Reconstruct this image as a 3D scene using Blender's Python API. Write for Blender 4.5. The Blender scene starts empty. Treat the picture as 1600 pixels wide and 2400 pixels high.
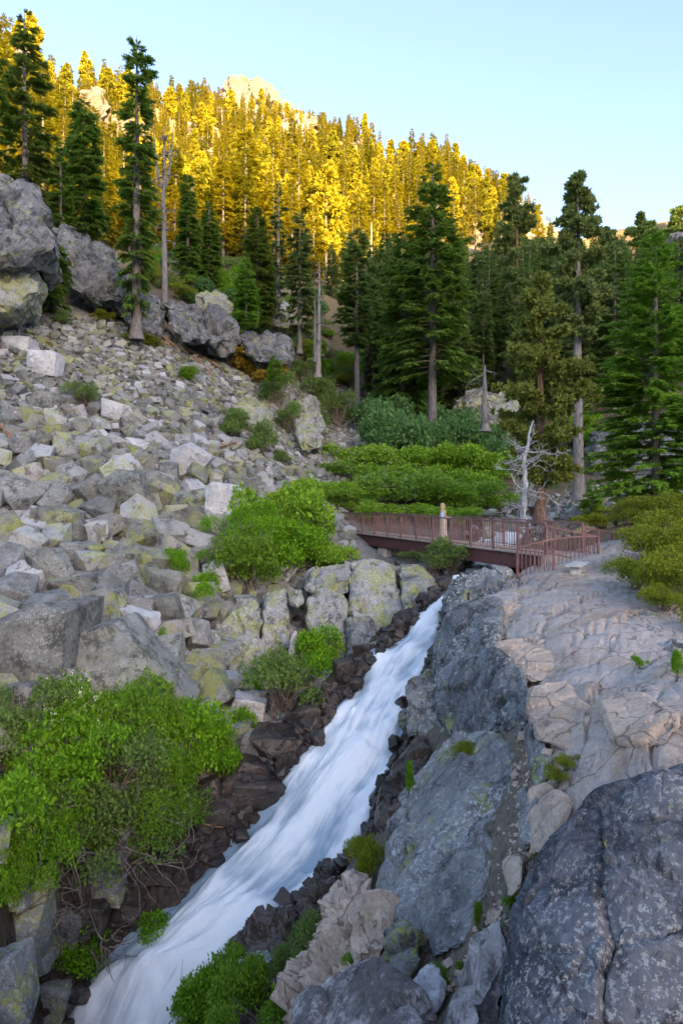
import bpy, bmesh, math, random
import numpy as np
from mathutils import Vector, Matrix, Euler
R = math.radians
C = bpy.context.scene.collection
scn = bpy.context.scene
rng = np.random.default_rng(7)
random.seed(7)

# ------------------------------------------------------------------ camera, sky, sun, exposure
FP, VH = 1600.0, 1165.0            # focal length and horizon row, in pixels of the photograph
cam = bpy.data.cameras.new('camera')
cam.sensor_fit = 'VERTICAL'; cam.sensor_height = 36; cam.sensor_width = 24; cam.lens = 24
cam.shift_y = -35 / 2400; cam.clip_start = 0.1; cam.clip_end = 6000
co = bpy.data.objects.new('camera', cam); C.objects.link(co)
co.location = (0, 0, 0); co.rotation_euler = (R(90), 0, 0)
scn.camera = co
SUN_EL, SUN_AZ = 11.0, 155.0        # azimuth clockwise from +Y (the viewing direction)
S = Vector((math.sin(R(SUN_AZ)), math.cos(R(SUN_AZ)), 0))
w = bpy.data.worlds.new('World'); scn.world = w; w.use_nodes = True
nt = w.node_tree; nt.nodes.clear()
sky = nt.nodes.new('ShaderNodeTexSky'); sky.sky_type = 'NISHITA'; sky.sun_disc = False
sky.sun_elevation = R(SUN_EL); sky.sun_rotation = R(SUN_AZ)
sky.altitude = 1900; sky.air_density = 1.0; sky.dust_density = 10.0; sky.ozone_density = 1.0
bg = nt.nodes.new('ShaderNodeBackground'); bg.inputs[1].default_value = 0.15
wo = nt.nodes.new('ShaderNodeOutputWorld')
wb = nt.nodes.new('ShaderNodeVectorMath'); wb.operation = 'MULTIPLY'; wb.inputs[1].default_value = (1.0, .93, .94)   # white balance of the photograph
nt.links.new(sky.outputs[0], wb.inputs[0]); nt.links.new(wb.outputs[0], bg.inputs[0]); nt.links.new(bg.outputs[0], wo.inputs[0])
sl = bpy.data.lights.new('sun', 'SUN'); sl.energy = 5.0; sl.angle = R(0.5); sl.color = (1.0, 0.69, 0.29)
so = bpy.data.objects.new('sun', sl); C.objects.link(so)
so.rotation_euler = (-(Vector((S.x, S.y, math.tan(R(SUN_EL)))).normalized())).to_track_quat('-Z', 'Y').to_euler()
vs = scn.view_settings
vs.view_transform = 'Standard'; vs.look = 'None'; vs.gamma = 1; vs.use_curve_mapping = False
vs.exposure = 2.34
scn.cycles.max_bounces = 8; scn.cycles.diffuse_bounces = 5; scn.cycles.glossy_bounces = 2
scn.cycles.transmission_bounces = 6; scn.cycles.transparent_max_bounces = 8

# ------------------------------------------------------------------ helpers
def P(u, v, d):
    return Vector(((u - 800) / FP * d, d, (VH - v) / FP * d))
def tag(o, label=None, cat=None, group=None, kind=None):
    if label: o['label'] = label
    if cat: o['category'] = cat
    if group: o['group'] = group
    if kind: o['kind'] = kind
    return o
def link(name, me, mats=None, parent=None, loc=None, rot=None, scale=None):
    o = bpy.data.objects.new(name, me); C.objects.link(o)
    if mats is not None and not me.materials:
        for m in (mats if isinstance(mats, (list, tuple)) else [mats]): me.materials.append(m)
    if parent is not None: o.parent = parent
    if loc is not None: o.location = loc
    if rot is not None: o.rotation_euler = rot
    if scale is not None: o.scale = scale if hasattr(scale, '__len__') else (scale,) * 3
    return o
def empty(name, loc=(0, 0, 0), rz=0, scale=1):
    o = bpy.data.objects.new(name, None); C.objects.link(o); o.location = loc; o.rotation_euler = (0, 0, rz)
    o.scale = (scale,) * 3 if not hasattr(scale, '__len__') else scale; o.empty_display_size = .2
    return o
def npmesh(name, V, F, smooth=False, mi=None):
    """V (n,3), F (m,k) with one k for all faces, or list of such arrays"""
    Fs = F if isinstance(F, list) else [F]
    Fs = [np.asarray(f, dtype=np.int32) for f in Fs if len(f)]
    me = bpy.data.meshes.new(name)
    V = np.asarray(V, dtype=np.float32)
    me.vertices.add(len(V)); me.vertices.foreach_set('co', V.ravel())
    nl = sum(f.size for f in Fs); nf = sum(len(f) for f in Fs)
    me.loops.add(nl); me.polygons.add(nf)
    me.loops.foreach_set('vertex_index', np.concatenate([f.ravel() for f in Fs]))
    tot = np.concatenate([np.full(len(f), f.shape[1], np.int32) for f in Fs])
    st = np.concatenate([[0], np.cumsum(tot)[:-1]]).astype(np.int32)
    me.polygons.foreach_set('loop_start', st); me.polygons.foreach_set('loop_total', tot)
    if mi is not None: me.polygons.foreach_set('material_index', np.asarray(mi, dtype=np.int32))
    me.polygons.foreach_set('use_smooth', np.full(nf, smooth))
    me.update(calc_edges=True); me.validate()
    return me
def hash3(ix, iy, iz, s=0):
    h = (ix.astype(np.int64) * 374761393 + iy.astype(np.int64) * 668265263 + iz.astype(np.int64) * 2147483647 + s * 1274126177) & 0xffffffff
    h = ((h ^ (h >> 13)) * 1274126177) & 0xffffffff
    h = ((h ^ (h >> 16)) * 2246822519) & 0xffffffff
    return ((h ^ (h >> 15)) & 0xffffff) / float(0xffffff)
def vnoise(p, s=0):
    i = np.floor(p).astype(np.int64); f = p - i; f = f * f * (3 - 2 * f)
    r = 0
    for dx in (0, 1):
        for dy in (0, 1):
            for dz in (0, 1):
                wgt = (f[:, 0] if dx else 1 - f[:, 0]) * (f[:, 1] if dy else 1 - f[:, 1]) * (f[:, 2] if dz else 1 - f[:, 2])
                r = r + wgt * hash3(i[:, 0] + dx, i[:, 1] + dy, i[:, 2] + dz, s)
    return r * 2 - 1
def fbm(p, octv=4, s=0, gain=.5):
    a = 1.; r = 0; t = 0
    for k in range(octv):
        r = r + a * vnoise(p * (2.03 ** k) + 17.3 * k, s + k); t += a; a *= gain
    return r / t
def facets(p, s=0, tilt=.5):
    """broken-rock relief: each cell of a 3-D cell pattern is a tilted plane; returns (height, gap to the cell border)"""
    i = np.floor(p).astype(np.int64)
    b1 = np.full(len(p), 9.); b2 = np.full(len(p), 9.); h = np.zeros(len(p))
    for dx in (-1, 0, 1):
        for dy in (-1, 0, 1):
            for dz in (-1, 0, 1):
                cx, cy, cz = i[:, 0] + dx, i[:, 1] + dy, i[:, 2] + dz
                q = np.stack([cx + hash3(cx, cy, cz, s), cy + hash3(cx, cy, cz, s + 1), cz + hash3(cx, cy, cz, s + 2)], 1)
                dd = p - q; d = np.sqrt((dd ** 2).sum(1))
                g = np.stack([hash3(cx, cy, cz, s + k) - .5 for k in (3, 4, 5)], 1) * 2 * tilt
                hh = (hash3(cx, cy, cz, s + 6) - .5) + (g * dd).sum(1)
                m = d < b1
                b2 = np.where(m, b1, np.minimum(b2, d)); h = np.where(m, hh, h); b1 = np.where(m, d, b1)
    return h, b2 - b1
def sstep(a, b, x):
    t = np.clip((x - a) / (b - a), 0, 1); return t * t * (3 - 2 * t)

# ------------------------------------------------------------------ materials
def new_mat(name):
    m = bpy.data.materials.new(name); m.use_nodes = True; m.node_tree.nodes.clear()
    return m, m.node_tree
class N:
    """tiny node builder"""
    def __init__(s, t): s.t = t
    def n(s, typ, **kw):
        o = s.t.nodes.new(typ)
        for k, v in kw.items(): setattr(o, k, v)
        return o
    def l(s, a, b): s.t.links.new(a, b)
    def noise(s, vec, scale, detail=4, rough=.6, dist=0.):
        o = s.n('ShaderNodeTexNoise'); o.inputs['Scale'].default_value = scale; o.inputs['Detail'].default_value = detail
        o.inputs['Roughness'].default_value = rough; o.inputs['Distortion'].default_value = dist
        if vec is not None: s.l(vec, o.inputs['Vector'])
        return o.outputs[0]
    def ramp(s, fac, a, b):
        o = s.n('ShaderNodeMapRange'); o.interpolation_type = 'SMOOTHSTEP'
        o.inputs[1].default_value = a; o.inputs[2].default_value = b; s.l(fac, o.inputs[0]); return o.outputs[0]
    def mix(s, fac, a, b):
        o = s.n('ShaderNodeMix', data_type='RGBA')
        if isinstance(fac, (int, float)): o.inputs[0].default_value = fac
        else: s.l(fac, o.inputs[0])
        for k, c in ((6, a), (7, b)):
            if isinstance(c, tuple): o.inputs[k].default_value = (*c, 1)
            else: s.l(c, o.inputs[k])
        return o.outputs[2]
    def math(s, op, a, b=None):
        o = s.n('ShaderNodeMath', operation=op)
        for k, c in ((0, a), (1, b)):
            if c is None: continue
            if isinstance(c, (int, float)): o.inputs[k].default_value = c
            else: s.l(c, o.inputs[k])
        return o.outputs[0]
    def bump(s, h, strength, dist, nrm=None):
        o = s.n('ShaderNodeBump'); o.inputs['Strength'].default_value = strength; o.inputs['Distance'].default_value = dist
        s.l(h, o.inputs['Height'])
        if nrm is not None: s.l(nrm, o.inputs['Normal'])
        return o.outputs[0]
    def pos(s): return s.n('ShaderNodeNewGeometry').outputs['Position']
    def bsdf(s, col, rough, nrm=None, spec=.3):
        o = s.n('ShaderNodeBsdfPrincipled')
        if isinstance(col, tuple): o.inputs['Base Color'].default_value = (*col, 1)
        else: s.l(col, o.inputs['Base Color'])
        if isinstance(rough, (int, float)): o.inputs['Roughness'].default_value = rough
        else: s.l(rough, o.inputs['Roughness'])
        o.inputs['Specular IOR Level'].default_value = spec
        if nrm is not None: s.l(nrm, o.inputs['Normal'])
        return o
    def out(s, sh):
        o = s.n('ShaderNodeOutputMaterial'); s.l(sh, o.inputs[0])
def rock_colour(k, pos, a, b, dark, lichen, lich_amt, dark_amt, speck, crack=1., vary=0., sps=10.):
    """granite: two tones, dark crust blotches, lichen, pale specks, hairline cracks. returns colour, height"""
    big = k.noise(pos, .55, 2, .55)
    med = k.noise(pos, 3.1, 4, .68)
    fine = k.noise(pos, 21, 2, .75)
    col = k.mix(k.ramp(big, .35, .65), a, b)
    col = k.mix(k.math('MULTIPLY', k.ramp(med, .38, .68), .45), col, tuple(min(1, c * 1.45) for c in b) if isinstance(b, tuple) else (.5, .47, .45))
    if vary:
        gi = k.n('ShaderNodeNewGeometry').outputs['Random Per Island']; oi = k.n('ShaderNodeObjectInfo').outputs['Random']
        rnd = k.math('FRACT', k.math('ADD', gi, oi))
        col = k.mix(k.math('MULTIPLY', k.ramp(rnd, .55, 1.), vary), col, (.62, .64, .68))
        col = k.mix(k.math('MULTIPLY', k.ramp(rnd, .4, 0.), vary * .8), col, (.13, .12, .11))
        rb = k.math('FRACT', k.math('MULTIPLY', rnd, 7.31))
        rc = k.math('FRACT', k.math('MULTIPLY', rnd, 23.7))
        col = k.mix(k.math('MULTIPLY', k.ramp(rc, .78, .97), .4), col, (.24, .19, .15))
        lich_f = k.ramp(rb, .25, .8)
    else: lich_f = None
    # dark crust
    dn = k.noise(pos, 1.7, 6, .75)
    col = k.mix(k.math('MULTIPLY', k.ramp(dn, .62 - .22 * dark_amt, .70 - .16 * dark_amt), .8), col, dark)
    # lichen
    ln = k.noise(pos, 1.15, 6, .8)
    lf = k.ramp(ln, .645 - .22 * lich_amt, .70 - .18 * lich_amt)
    if lich_f is not None: lf = k.math('MULTIPLY', lf, lich_f)
    l2 = fine
    col = k.mix(k.math('MULTIPLY', k.math('MULTIPLY', lf, k.ramp(l2, .3, .6)), .85), col, lichen)
    # specks
    vo = k.n('ShaderNodeTexVoronoi'); vo.inputs['Scale'].default_value = .7 * sps
    dv = k.n('ShaderNodeTexNoise'); dv.inputs['Scale'].default_value = 9; dv.inputs['Detail'].default_value = 2; k.l(pos, dv.inputs['Vector'])
    d2 = k.n('ShaderNodeVectorMath', operation='SCALE'); k.l(dv.outputs[1], d2.inputs[0]); d2.inputs[3].default_value = .28
    d3 = k.n('ShaderNodeVectorMath', operation='ADD'); k.l(pos, d3.inputs[0]); k.l(d2.outputs[0], d3.inputs[1]); k.l(d3.outputs[0], vo.inputs['Vector'])
    vo.inputs['Randomness'].default_value = 1
    sn = k.noise(pos, sps, 3, .8)
    sp = k.math('MULTIPLY', k.ramp(sn, .53, .60), k.math('ADD', .35, k.ramp(big, .45, .6)))
    col = k.mix(k.math('MULTIPLY', sp, speck), col, (.48, .51, .50))
    sp2 = k.ramp(vo.outputs['Distance'], .26, .16)
    col = k.mix(k.math('MULTIPLY', k.math('MULTIPLY', sp2, k.ramp(med, .45, .6)), speck), col, (.55, .58, .56))
    col = k.mix(k.math('MULTIPLY', k.ramp(fine, .42, .62), .35), col, k.mix(.6, col, (.02, .02, .025)))
    # cracks
    wv = k.n('ShaderNodeVectorMath', operation='ADD'); k.l(pos, wv.inputs[0])
    nn = k.n('ShaderNodeTexNoise'); nn.inputs['Scale'].default_value = 1.5; k.l(pos, nn.inputs['Vector'])
    sc_ = k.n('ShaderNodeVectorMath', operation='SCALE'); k.l(nn.outputs[1], sc_.inputs[0]); sc_.inputs[3].default_value = .7
    k.l(sc_.outputs[0], wv.inputs[1])
    vc = k.n('ShaderNodeTexVoronoi', feature='DISTANCE_TO_EDGE'); vc.inputs['Scale'].default_value = .8; k.l(wv.outputs[0], vc.inputs['Vector'])
    cf = k.ramp(vc.outputs[0], .018, 0.)
    col = k.mix(k.math('MULTIPLY', cf, .6 * crack), col, (.04, .037, .034))
    h = k.math('ADD', k.math('MULTIPLY', med, .6), k.math('MULTIPLY', fine, .25))
    h = k.math('SUBTRACT', h, k.math('MULTIPLY', cf, .7 * crack))
    return col, h
LICH = (.30, .33, .045)
def granite(name, a, b, dark=(.06, .06, .065), lichen=LICH, lich=.4, dk=.4, speck=.5, crack=.8, rough=.85, vary=0., bump=.55, dist=.06, sps=10.):
    m, t = new_mat(name); k = N(t); pos = k.pos()
    col, h = rock_colour(k, pos, a, b, dark, lichen, lich, dk, speck, crack, vary, sps)
    k.out(k.bsdf(col, rough, k.bump(h, bump, dist)).outputs[0]); return m
M = {}
M['talus'] = granite('talus_granite', (.12, .13, .125), (.215, .225, .225), lich=.8, dk=.45, speck=.25, crack=.25, vary=.48)
M['boulder'] = granite('lichened_granite', (.125, .135, .125), (.205, .215, .205), dark=(.045, .045, .045), lich=.7, dk=.65, speck=.3, crack=.3, vary=.35)
M['pale'] = granite('pale_granite', (.34, .35, .37), (.48, .49, .51), dark=(.18, .17, .16), lich=.1, dk=.2, speck=.1, crack=.4)
M['cliff'] = granite('dark_crusted_granite', (.085, .095, .105), (.17, .185, .195), dark=(.03, .034, .04), lich=.3, dk=.65, speck=.5, crack=.5)
M['darkboulder'] = granite('dark_blue_granite', (.06, .068, .085), (.115, .125, .145), dark=(.02, .024, .032), lich=.25, dk=.8, speck=.36, crack=.7, sps=19.)
M['bluff'] = granite('dark_bluff_granite', (.09, .098, .11), (.17, .18, .19), dark=(.035, .04, .045), lich=.35, dk=.6, speck=.2, crack=.5, sps=3.)  # darker bluish grey granite with few specks
M['slab'] = granite('grey_slab_granite', (.13, .14, .145), (.22, .225, .225), dark=(.05, .052, .055), lich=.45, dk=.5, speck=.6, crack=.5)
M['column'] = granite('blocky_cliff_granite', (.17, .18, .18), (.28, .285, .28), dark=(.05, .055, .055), lich=.75, dk=.5, speck=.4, crack=.3)
M['tan'] = granite('tan_granite', (.34, .27, .21), (.44, .36, .29), dark=(.15, .13, .12), lich=.12, dk=.25, speck=.1, crack=.9)
M['wet'] = granite('wet_dark_rock', (.032, .028, .026), (.085, .065, .052), dark=(.012, .012, .014), lichen=(.12, .10, .02), lich=.1, dk=.6, speck=.03, crack=.3, rough=.28, bump=.8)
M['striped'] = granite('mottled_white_crusted_rock', (.20, .19, .19), (.42, .40, .40), dark=(.05, .045, .045), lich=.05, dk=.95, speck=.3, crack=.3)

def ground_material():
    m, t = new_mat('ground_mix'); k = N(t); pos = k.pos()
    at = k.n('ShaderNodeAttribute', attribute_name='zones'); sep = k.n('ShaderNodeSeparateColor'); k.l(at.outputs[0], sep.inputs[0])
    ga = k.mix(sep.outputs[0], (.17, .17, .17), (.36, .27, .20)); gb = k.mix(sep.outputs[0], (.27, .27, .275), (.44, .385, .34))
    gd = k.mix(sep.outputs[0], (.06, .06, .06), (.17, .15, .14))
    col, h1 = rock_colour(k, pos, ga, gb, gd, LICH, .3, .3, .2, .8)
    # dusty film and bluish polished patches on the walked rock
    tm = k.math('MULTIPLY', k.ramp(k.noise(pos, .8, 4, .6, .5), .52, .66), .6)
    col = k.mix(k.math('MULTIPLY', tm, sep.outputs[0]), col, (.28, .31, .34))
    col = k.mix(k.math('MULTIPLY', k.math('MULTIPLY', k.ramp(h1, .45, .6), .5), sep.outputs[0]), col, (.52, .44, .36))
    so_n = k.noise(pos, 6, 3, .7)
    so_n = k.noise(pos, 6, 6, .7)
    soil = k.mix(k.ramp(so_n, .35, .65), (.07, .055, .035), (.15, .12, .08))
    soil = k.mix(k.ramp(k.noise(pos, .35, 2), .5, .62), soil, (.045, .06, .02))
    hill = k.mix(k.ramp(k.noise(pos, .05, 4, .8), .50, .60), (.24, .18, .10), (.45, .40, .33))
    wetc = k.mix(k.ramp(so_n, .35, .65), (.015, .013, .012), (.07, .05, .035))
    col = k.mix(sep.outputs[1], col, soil)
    sc2 = k.n('ShaderNodeAttribute', attribute_name='scree').outputs['Fac']
    col = k.mix(k.math('MULTIPLY', sc2, .75), col, (.055, .05, .045))  # dirt under the talus, darkened to stand for crevice shade
    col = k.mix(sep.outputs[2], col, wetc)
    col = k.mix(at.outputs['Alpha'], col, hill)
    rough = k.math('SUBTRACT', .9, k.math('MULTIPLY', sep.outputs[2], .5))
    k.out(k.bsdf(col, rough, k.bump(k.math('ADD', h1, so_n), .6, .07)).outputs[0]); return m

def leaf_mat(name, a, b, trans=.3, c=None, rough=.6):
    m, t = new_mat(name); k = N(t)
    gi = k.n('ShaderNodeNewGeometry').outputs['Random Per Island']; oi = k.n('ShaderNodeObjectInfo').outputs['Random']
    pos = k.pos()
    f = k.math('ADD', k.math('MULTIPLY', gi, .45), k.math('MULTIPLY', k.noise(pos, 1.3, 3), .55))
    col = k.mix(k.ramp(f, .2, .8), a, b)
    if c: col = k.mix(k.math('MULTIPLY', k.ramp(oi, .45, 1.), .8), col, c)
    p = k.bsdf(col, rough, None, .25)
    tr = k.n('ShaderNodeBsdfTranslucent'); k.l(col, tr.inputs[0])
    mx = k.n('ShaderNodeMixShader'); mx.inputs[0].default_value = trans
    k.l(p.outputs[0], mx.inputs[1]); k.l(tr.outputs[0], mx.inputs[2]); k.out(mx.outputs[0]); return m
M['fir'] = leaf_mat('fir_needles', (.10, .19, .03), (.25, .38, .06), .45, (.16, .22, .04))
M['firbright'] = leaf_mat('bright_fir_needles', (.13, .28, .03), (.30, .50, .06), .42)
M['pine'] = leaf_mat('pine_needles', (.13, .19, .06), (.27, .34, .10), .45)
M['juniper'] = leaf_mat("juniper_needles", (.13, .17, .03), (.28, .32, .07), .4)
M['suntree'] = leaf_mat('sunlit_needles', (.28, .26, .014), (.54, .47, .025), .36, (.22, .23, .015))  # golden sunlight painted into the needle colour of lit trees
M['shadetree'] = leaf_mat('shaded_needles', (.13, .21, .05), (.27, .38, .10), .45, (.16, .22, .07))  # green counterpart of the needles for trees standing in shade
M['shrub'] = leaf_mat('shrub_leaves', (.08, .21, .008), (.25, .48, .018), .4, (.16, .26, .03))
M['shrubdull'] = leaf_mat('dull_shrub_leaves', (.09, .17, .035), (.20, .30, .07), .35)
M['willow'] = leaf_mat('willow_leaves', (.15, .30, .02), (.34, .54, .045), .4, (.20, .34, .05))
M['alder'] = leaf_mat('alder_leaves', (.07, .17, .05), (.17, .33, .10), .35)
M['manz'] = leaf_mat('yellow_green_shrub_leaves', (.13, .18, .012), (.27, .32, .02), .3)
M['orange'] = leaf_mat('rusty_shrub_leaves', (.24, .19, .02), (.42, .27, .03), .3)
M['flower'] = leaf_mat('cream_blossom', (.62, .66, .42), (.8, .8, .6), .2)
M['yellow'] = leaf_mat('yellow_blossom', (.7, .6, .02), (.8, .7, .05), .2)
def wood(name, a, b, sc=1.):
    m, t = new_mat(name); k = N(t)
    tc = k.n('ShaderNodeTexCoord').outputs['Object']; mp = k.n('ShaderNodeMapping'); k.l(tc, mp.inputs[0])
    mp.inputs['Scale'].default_value = (9 * sc, 9 * sc, 1.3 * sc)
    f = k.noise(mp.outputs[0], 1.5, 6, .7)
    k.out(k.bsdf(k.mix(k.ramp(f, .35, .65), a, b), .9, k.bump(f, .9, .06)).outputs[0]); return m
M['bark'] = wood('grey_bark', (.10, .09, .085), (.24, .22, .21))
M['redbark'] = wood('red_brown_bark', (.09, .055, .04), (.22, .14, .10))
M['greybark'] = wood('pale_grey_bark', (.13, .12, .115), (.28, .265, .26))
M['bleach'] = wood('bleached_wood', (.26, .28, .30), (.52, .54, .57))
M['driftwood'] = wood('weathered_wood', (.32, .30, .28), (.52, .50, .47))
M['rustwood'] = wood('rotten_red_wood', (.17, .08, .04), (.36, .22, .13))
M['twig'] = wood('shrub_twigs', (.12, .095, .07), (.30, .25, .21))

def P3(pts): return np.array([P(*p) for p in pts])

# ------------------------------------------------------------------ watercourse, in plan
WL = [(1190,1218,48),(1128,1243,39.5),(1088,1322,30),(1076,1350,27.2),(1042,1392,24.8),(1012,1425,23.6),(960,1460,22.9),(890,1515,22.2),(845,1570,21.3),(790,1640,20.3),
      (728,1735,19.1),(672,1805,18.5),(612,1878,17.9),(566,1942,17.3),(478,2008,16.7),(425,2090,16.2),(340,2175,15.6),(235,2230,15.3),(185,2310,14.9),(120,2470,14.3)]
WR = [(1290,1218,46),(1240,1243,37),(1205,1325,28.5),(1185,1352,25.6),(1070,1395,24.),(1040,1425,23.2),(1027,1480,21.8),(1016,1545,20.8),(970,1615,19.6),(945,1700,18.3),
      (932,1780,17.4),(895,1860,16.6),(868,1950,15.9),(805,2038,15.4),(712,2098,15.1),(630,2152,14.8),(548,2205,14.6),(525,2270,14.2),(495,2370,13.9),(465,2520,13.2)]
WLp, WRp = P3(WL), P3(WR)
def resample(A, n):
    s = np.concatenate([[0], np.cumsum(np.linalg.norm(np.diff(A, axis=0), axis=1))]); t = np.linspace(0, s[-1], n)
    return np.stack([np.interp(t, s, A[:, k]) for k in range(A.shape[1])], 1)
def chaikin(A, k=2):
    for _ in range(k):
        Q = .75 * A[:-1] + .25 * A[1:]; T = .25 * A[:-1] + .75 * A[1:]
        A = np.concatenate([A[:1], np.stack([Q, T], 1).reshape(-1, A.shape[1]), A[-1:]])
    return A
WB = chaikin(np.concatenate([WLp, WRp], 1), 2)

# ------------------------------------------------------------------ ground: one sheet, heights from surveyed points
CP = []
def col_(u, lst): CP.extend((u, v, d) for v, d in lst)
col_(-500, [(1700,13),(1400,20),(1200,26),(1000,32),(800,40),(600,50),(400,60),(150,110),(0,180),(-60,240)])
col_(0, [(2500,11.5),(2400,12),(2100,13.6),(1800,15.4),(1600,18),(1400,23),(1200,29),(1000,36),(850,42),(760,46),(620,55),(500,64),(470,100),(330,140),(150,190),(60,240)])
col_(200, [(2250,14.9),(2000,15.8),(1800,16.8),(1600,19),(1400,24),(1200,30),(1000,38),(850,46),(745,52),(660,60),(610,90),(545,130),(420,180),(280,235),(200,280)])
col_(400, [(1990,16.8),(1800,18.2),(1620,20),(1400,25),(1200,31.5),(1000,41),(850,51),(770,58),(700,68),(660,88),(610,135),(500,190),(350,290),(240,400)])
col_(600, [(1790,19.2),(1720,20.3),(1620,22.5),(1400,27),(1250,32),(1150,37),(1000,50),(880,60),(760,75),(650,105),(550,160),(410,260),(290,400),(220,500)])
col_(750, [(1600,23.4),(1540,25.),(1420,28.5),(1325,31),(1220,38),(1140,45),(1080,52),(1000,64),(920,78),(800,95),(680,130),(570,200),(430,320),(300,450)])
col_(900, [(1480,25.),(1400,28.),(1332,30),(1318,34),(1270,38),(1175,46),(1100,55),(1020,66),(900,90),(750,130),(630,180),(480,280),(375,380)])
col_(1050, [(1245,40),(1185,46),(1100,56),(1020,68),(880,95),(720,140),(600,180),(450,280),(400,340)])
col_(1200, [(1200,42),(1140,52),(1000,75),(850,100),(710,140),(590,180),(500,230)])
col_(1350, [(1306,23),(1290,25),(1235,32),(1190,40),(1150,50),(1050,66),(900,95),(740,140),(630,180),(570,230)])
col_(1500, [(1290,21.5),(1240,28),(1200,36),(1150,46),(1020,62),(850,90),(710,130),(610,170),(575,215)])
col_(1620, [(1450,14),(1280,22),(1200,32),(1100,48),(950,70),(760,110),(610,180),(570,220)])
col_(2100, [(1750,9),(1400,14),(1280,20),(1200,30),(1100,42),(950,62),(760,100),(620,160),(580,200)])
CP += [(1300,1340,20.2),(1420,1330,21),(1200,1372,20.8),(1140,1385,20.5),(1240,1400,18),(1120,1412,18.3),(1300,1450,14.8),(1180,1490,15.3),(1450,1400,16.5),(1500,1450,13.6),(1600,1560,10.5),
       (1450,1560,11.5),(1300,1600,11.7),(1230,1620,12.4),(1255,1700,10.9),(1400,1700,9.2),(1600,1680,8.5),(1550,1765,7.6),(1350,1780,8.9),(1270,1850,9.),
       (1290,1950,8.2),(1200,2080,8.1),(1150,2250,7.3),(1000,2330,8),(1100,2420,6.5),(800,2350,9),(900,2200,9.8),(700,2420,9.3),(600,2450,10.6),
       (1000,1950,11.8),(925,1900,13.),(1060,1760,14.2),(985,1800,15.),(1000,1700,16.4),(1035,1600,18.),(1045,1500,19.6),(800,2150,12.2),(700,2200,12.2),(640,2300,11.8)]
cp = P3(CP)
edgeL = WLp.copy(); edgeL[:, 2] += .02; edgeR = WRp.copy(); edgeR[:, 2] += .02
cp = np.concatenate([cp, edgeL, edgeR])
# under and behind the viewpoint: the ledge the viewer stands on, falling away in front
extra = [(0,.2,-1.7),(1,.5,-1.75),(-1,.4,-1.9),(.6,-1,-1.65),(0,3.2,-3.2),(2,2.5,-3.0),(-2.5,3,-4),(-3,6,-6.3),(0,6,-5.5),(-6,8,-8),(4,4.,-3.9),(2.2,4.2,-4.6),(3,5,-4.3),(1.6,5.2,-4.9),(5,1,-2),(-6,2,-7),(-10,6,-9.2),(-3,9.,-8.8),
         (-6,10.5,-10.5),(-9,10.5,-10.6),(-14,9,-9.5),(-20,8,-6),(-20,-10,-6),(0,-10,-1.5),(20,-10,2),(20,8,0),(0,-40,6),(40,-30,14),(-50,-40,0),(-40,5,4),(60,20,12)]
cp = np.concatenate([cp, np.array(extra, float)])
def prm(x, y):
    r = np.sqrt(x * x + y * y); th = np.arctan2(x, y)
    return np.stack([np.sin(th) * 1.6, np.where(np.cos(th) > 0, 0, np.cos(th)) * 1.0, np.log(np.maximum(r, .3))], -1), r
q, rr = prm(cp[:, 0], cp[:, 1]); val = cp[:, 2] / np.maximum(rr, 1.)
def kern(a, b): return np.sqrt(((a[:, None] - b[None]) ** 2).sum(-1) + .015 ** 2)
K = kern(q, q) * -1. ; n = len(q)
A = np.zeros((n + 4, n + 4)); A[:n, :n] = K + np.eye(n) * 2e-3 * -1 * -1; A[:n, n] = 1; A[:n, n+1:] = q; A[n, :n] = 1; A[n+1:, :n] = q.T
A[n+2, n+2] += 1e-6
wts = np.linalg.lstsq(A, np.concatenate([val, np.zeros(4)]), rcond=None)[0]
def base_z(x, y):
    out = np.empty(len(x))
    for i in range(0, len(x), 20000):
        p, r = prm(x[i:i+20000], y[i:i+20000])
        out[i:i+20000] = (kern(p, q) * -1. @ wts[:n] + wts[n] + p @ wts[n+1:]) * np.maximum(r, 1.)
    return out
th = np.concatenate([np.linspace(-180, -40, 46)[:-1], np.linspace(-40, -30, 30)[:-1], np.linspace(-30, 30, 462)[:-1], np.linspace(30, 40, 30)[:-1], np.linspace(40, 180, 46)])
lr = np.linspace(math.log(.6), math.log(1500), 540)
TH, LR = np.meshgrid(R(1) * th, lr, indexing='ij')
X = (np.sin(TH) * np.exp(LR)).ravel(); Y = (np.cos(TH) * np.exp(LR)).ravel(); RR = np.exp(LR).ravel(); TT = TH.ravel()
Z = base_z(np.sin(TH).ravel() * np.minimum(RR, 560), np.cos(TH).ravel() * np.minimum(RR, 560))
front = sstep(R(62), R(42), np.abs(TT))
# back country: a valley side behind the viewer whose crest throws the evening shade
sd = X * S.x + Y * S.y; lt = X * S.y * -1 + Y * S.x          # distance towards the sun, and across it
CREST, CD = 263., 1000.
crest = CREST + 18 * sstep(50, 85, lt) + 20 * sstep(143, 156, lt) + 5 * np.sin(lt * .021) + 3 * np.sin(lt * .06 + 1)
back = np.where(sd < CD, (crest + 4) * np.clip(sd / CD, 0, 1) ** 1.3 - 4, crest - (sd - CD) * .12)
far_w = sstep(20, 140, RR)
zb = Z * (1 - far_w) + back * far_w
ZB = np.where(front > 0, Z * front + zb * (1 - front), zb)
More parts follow.
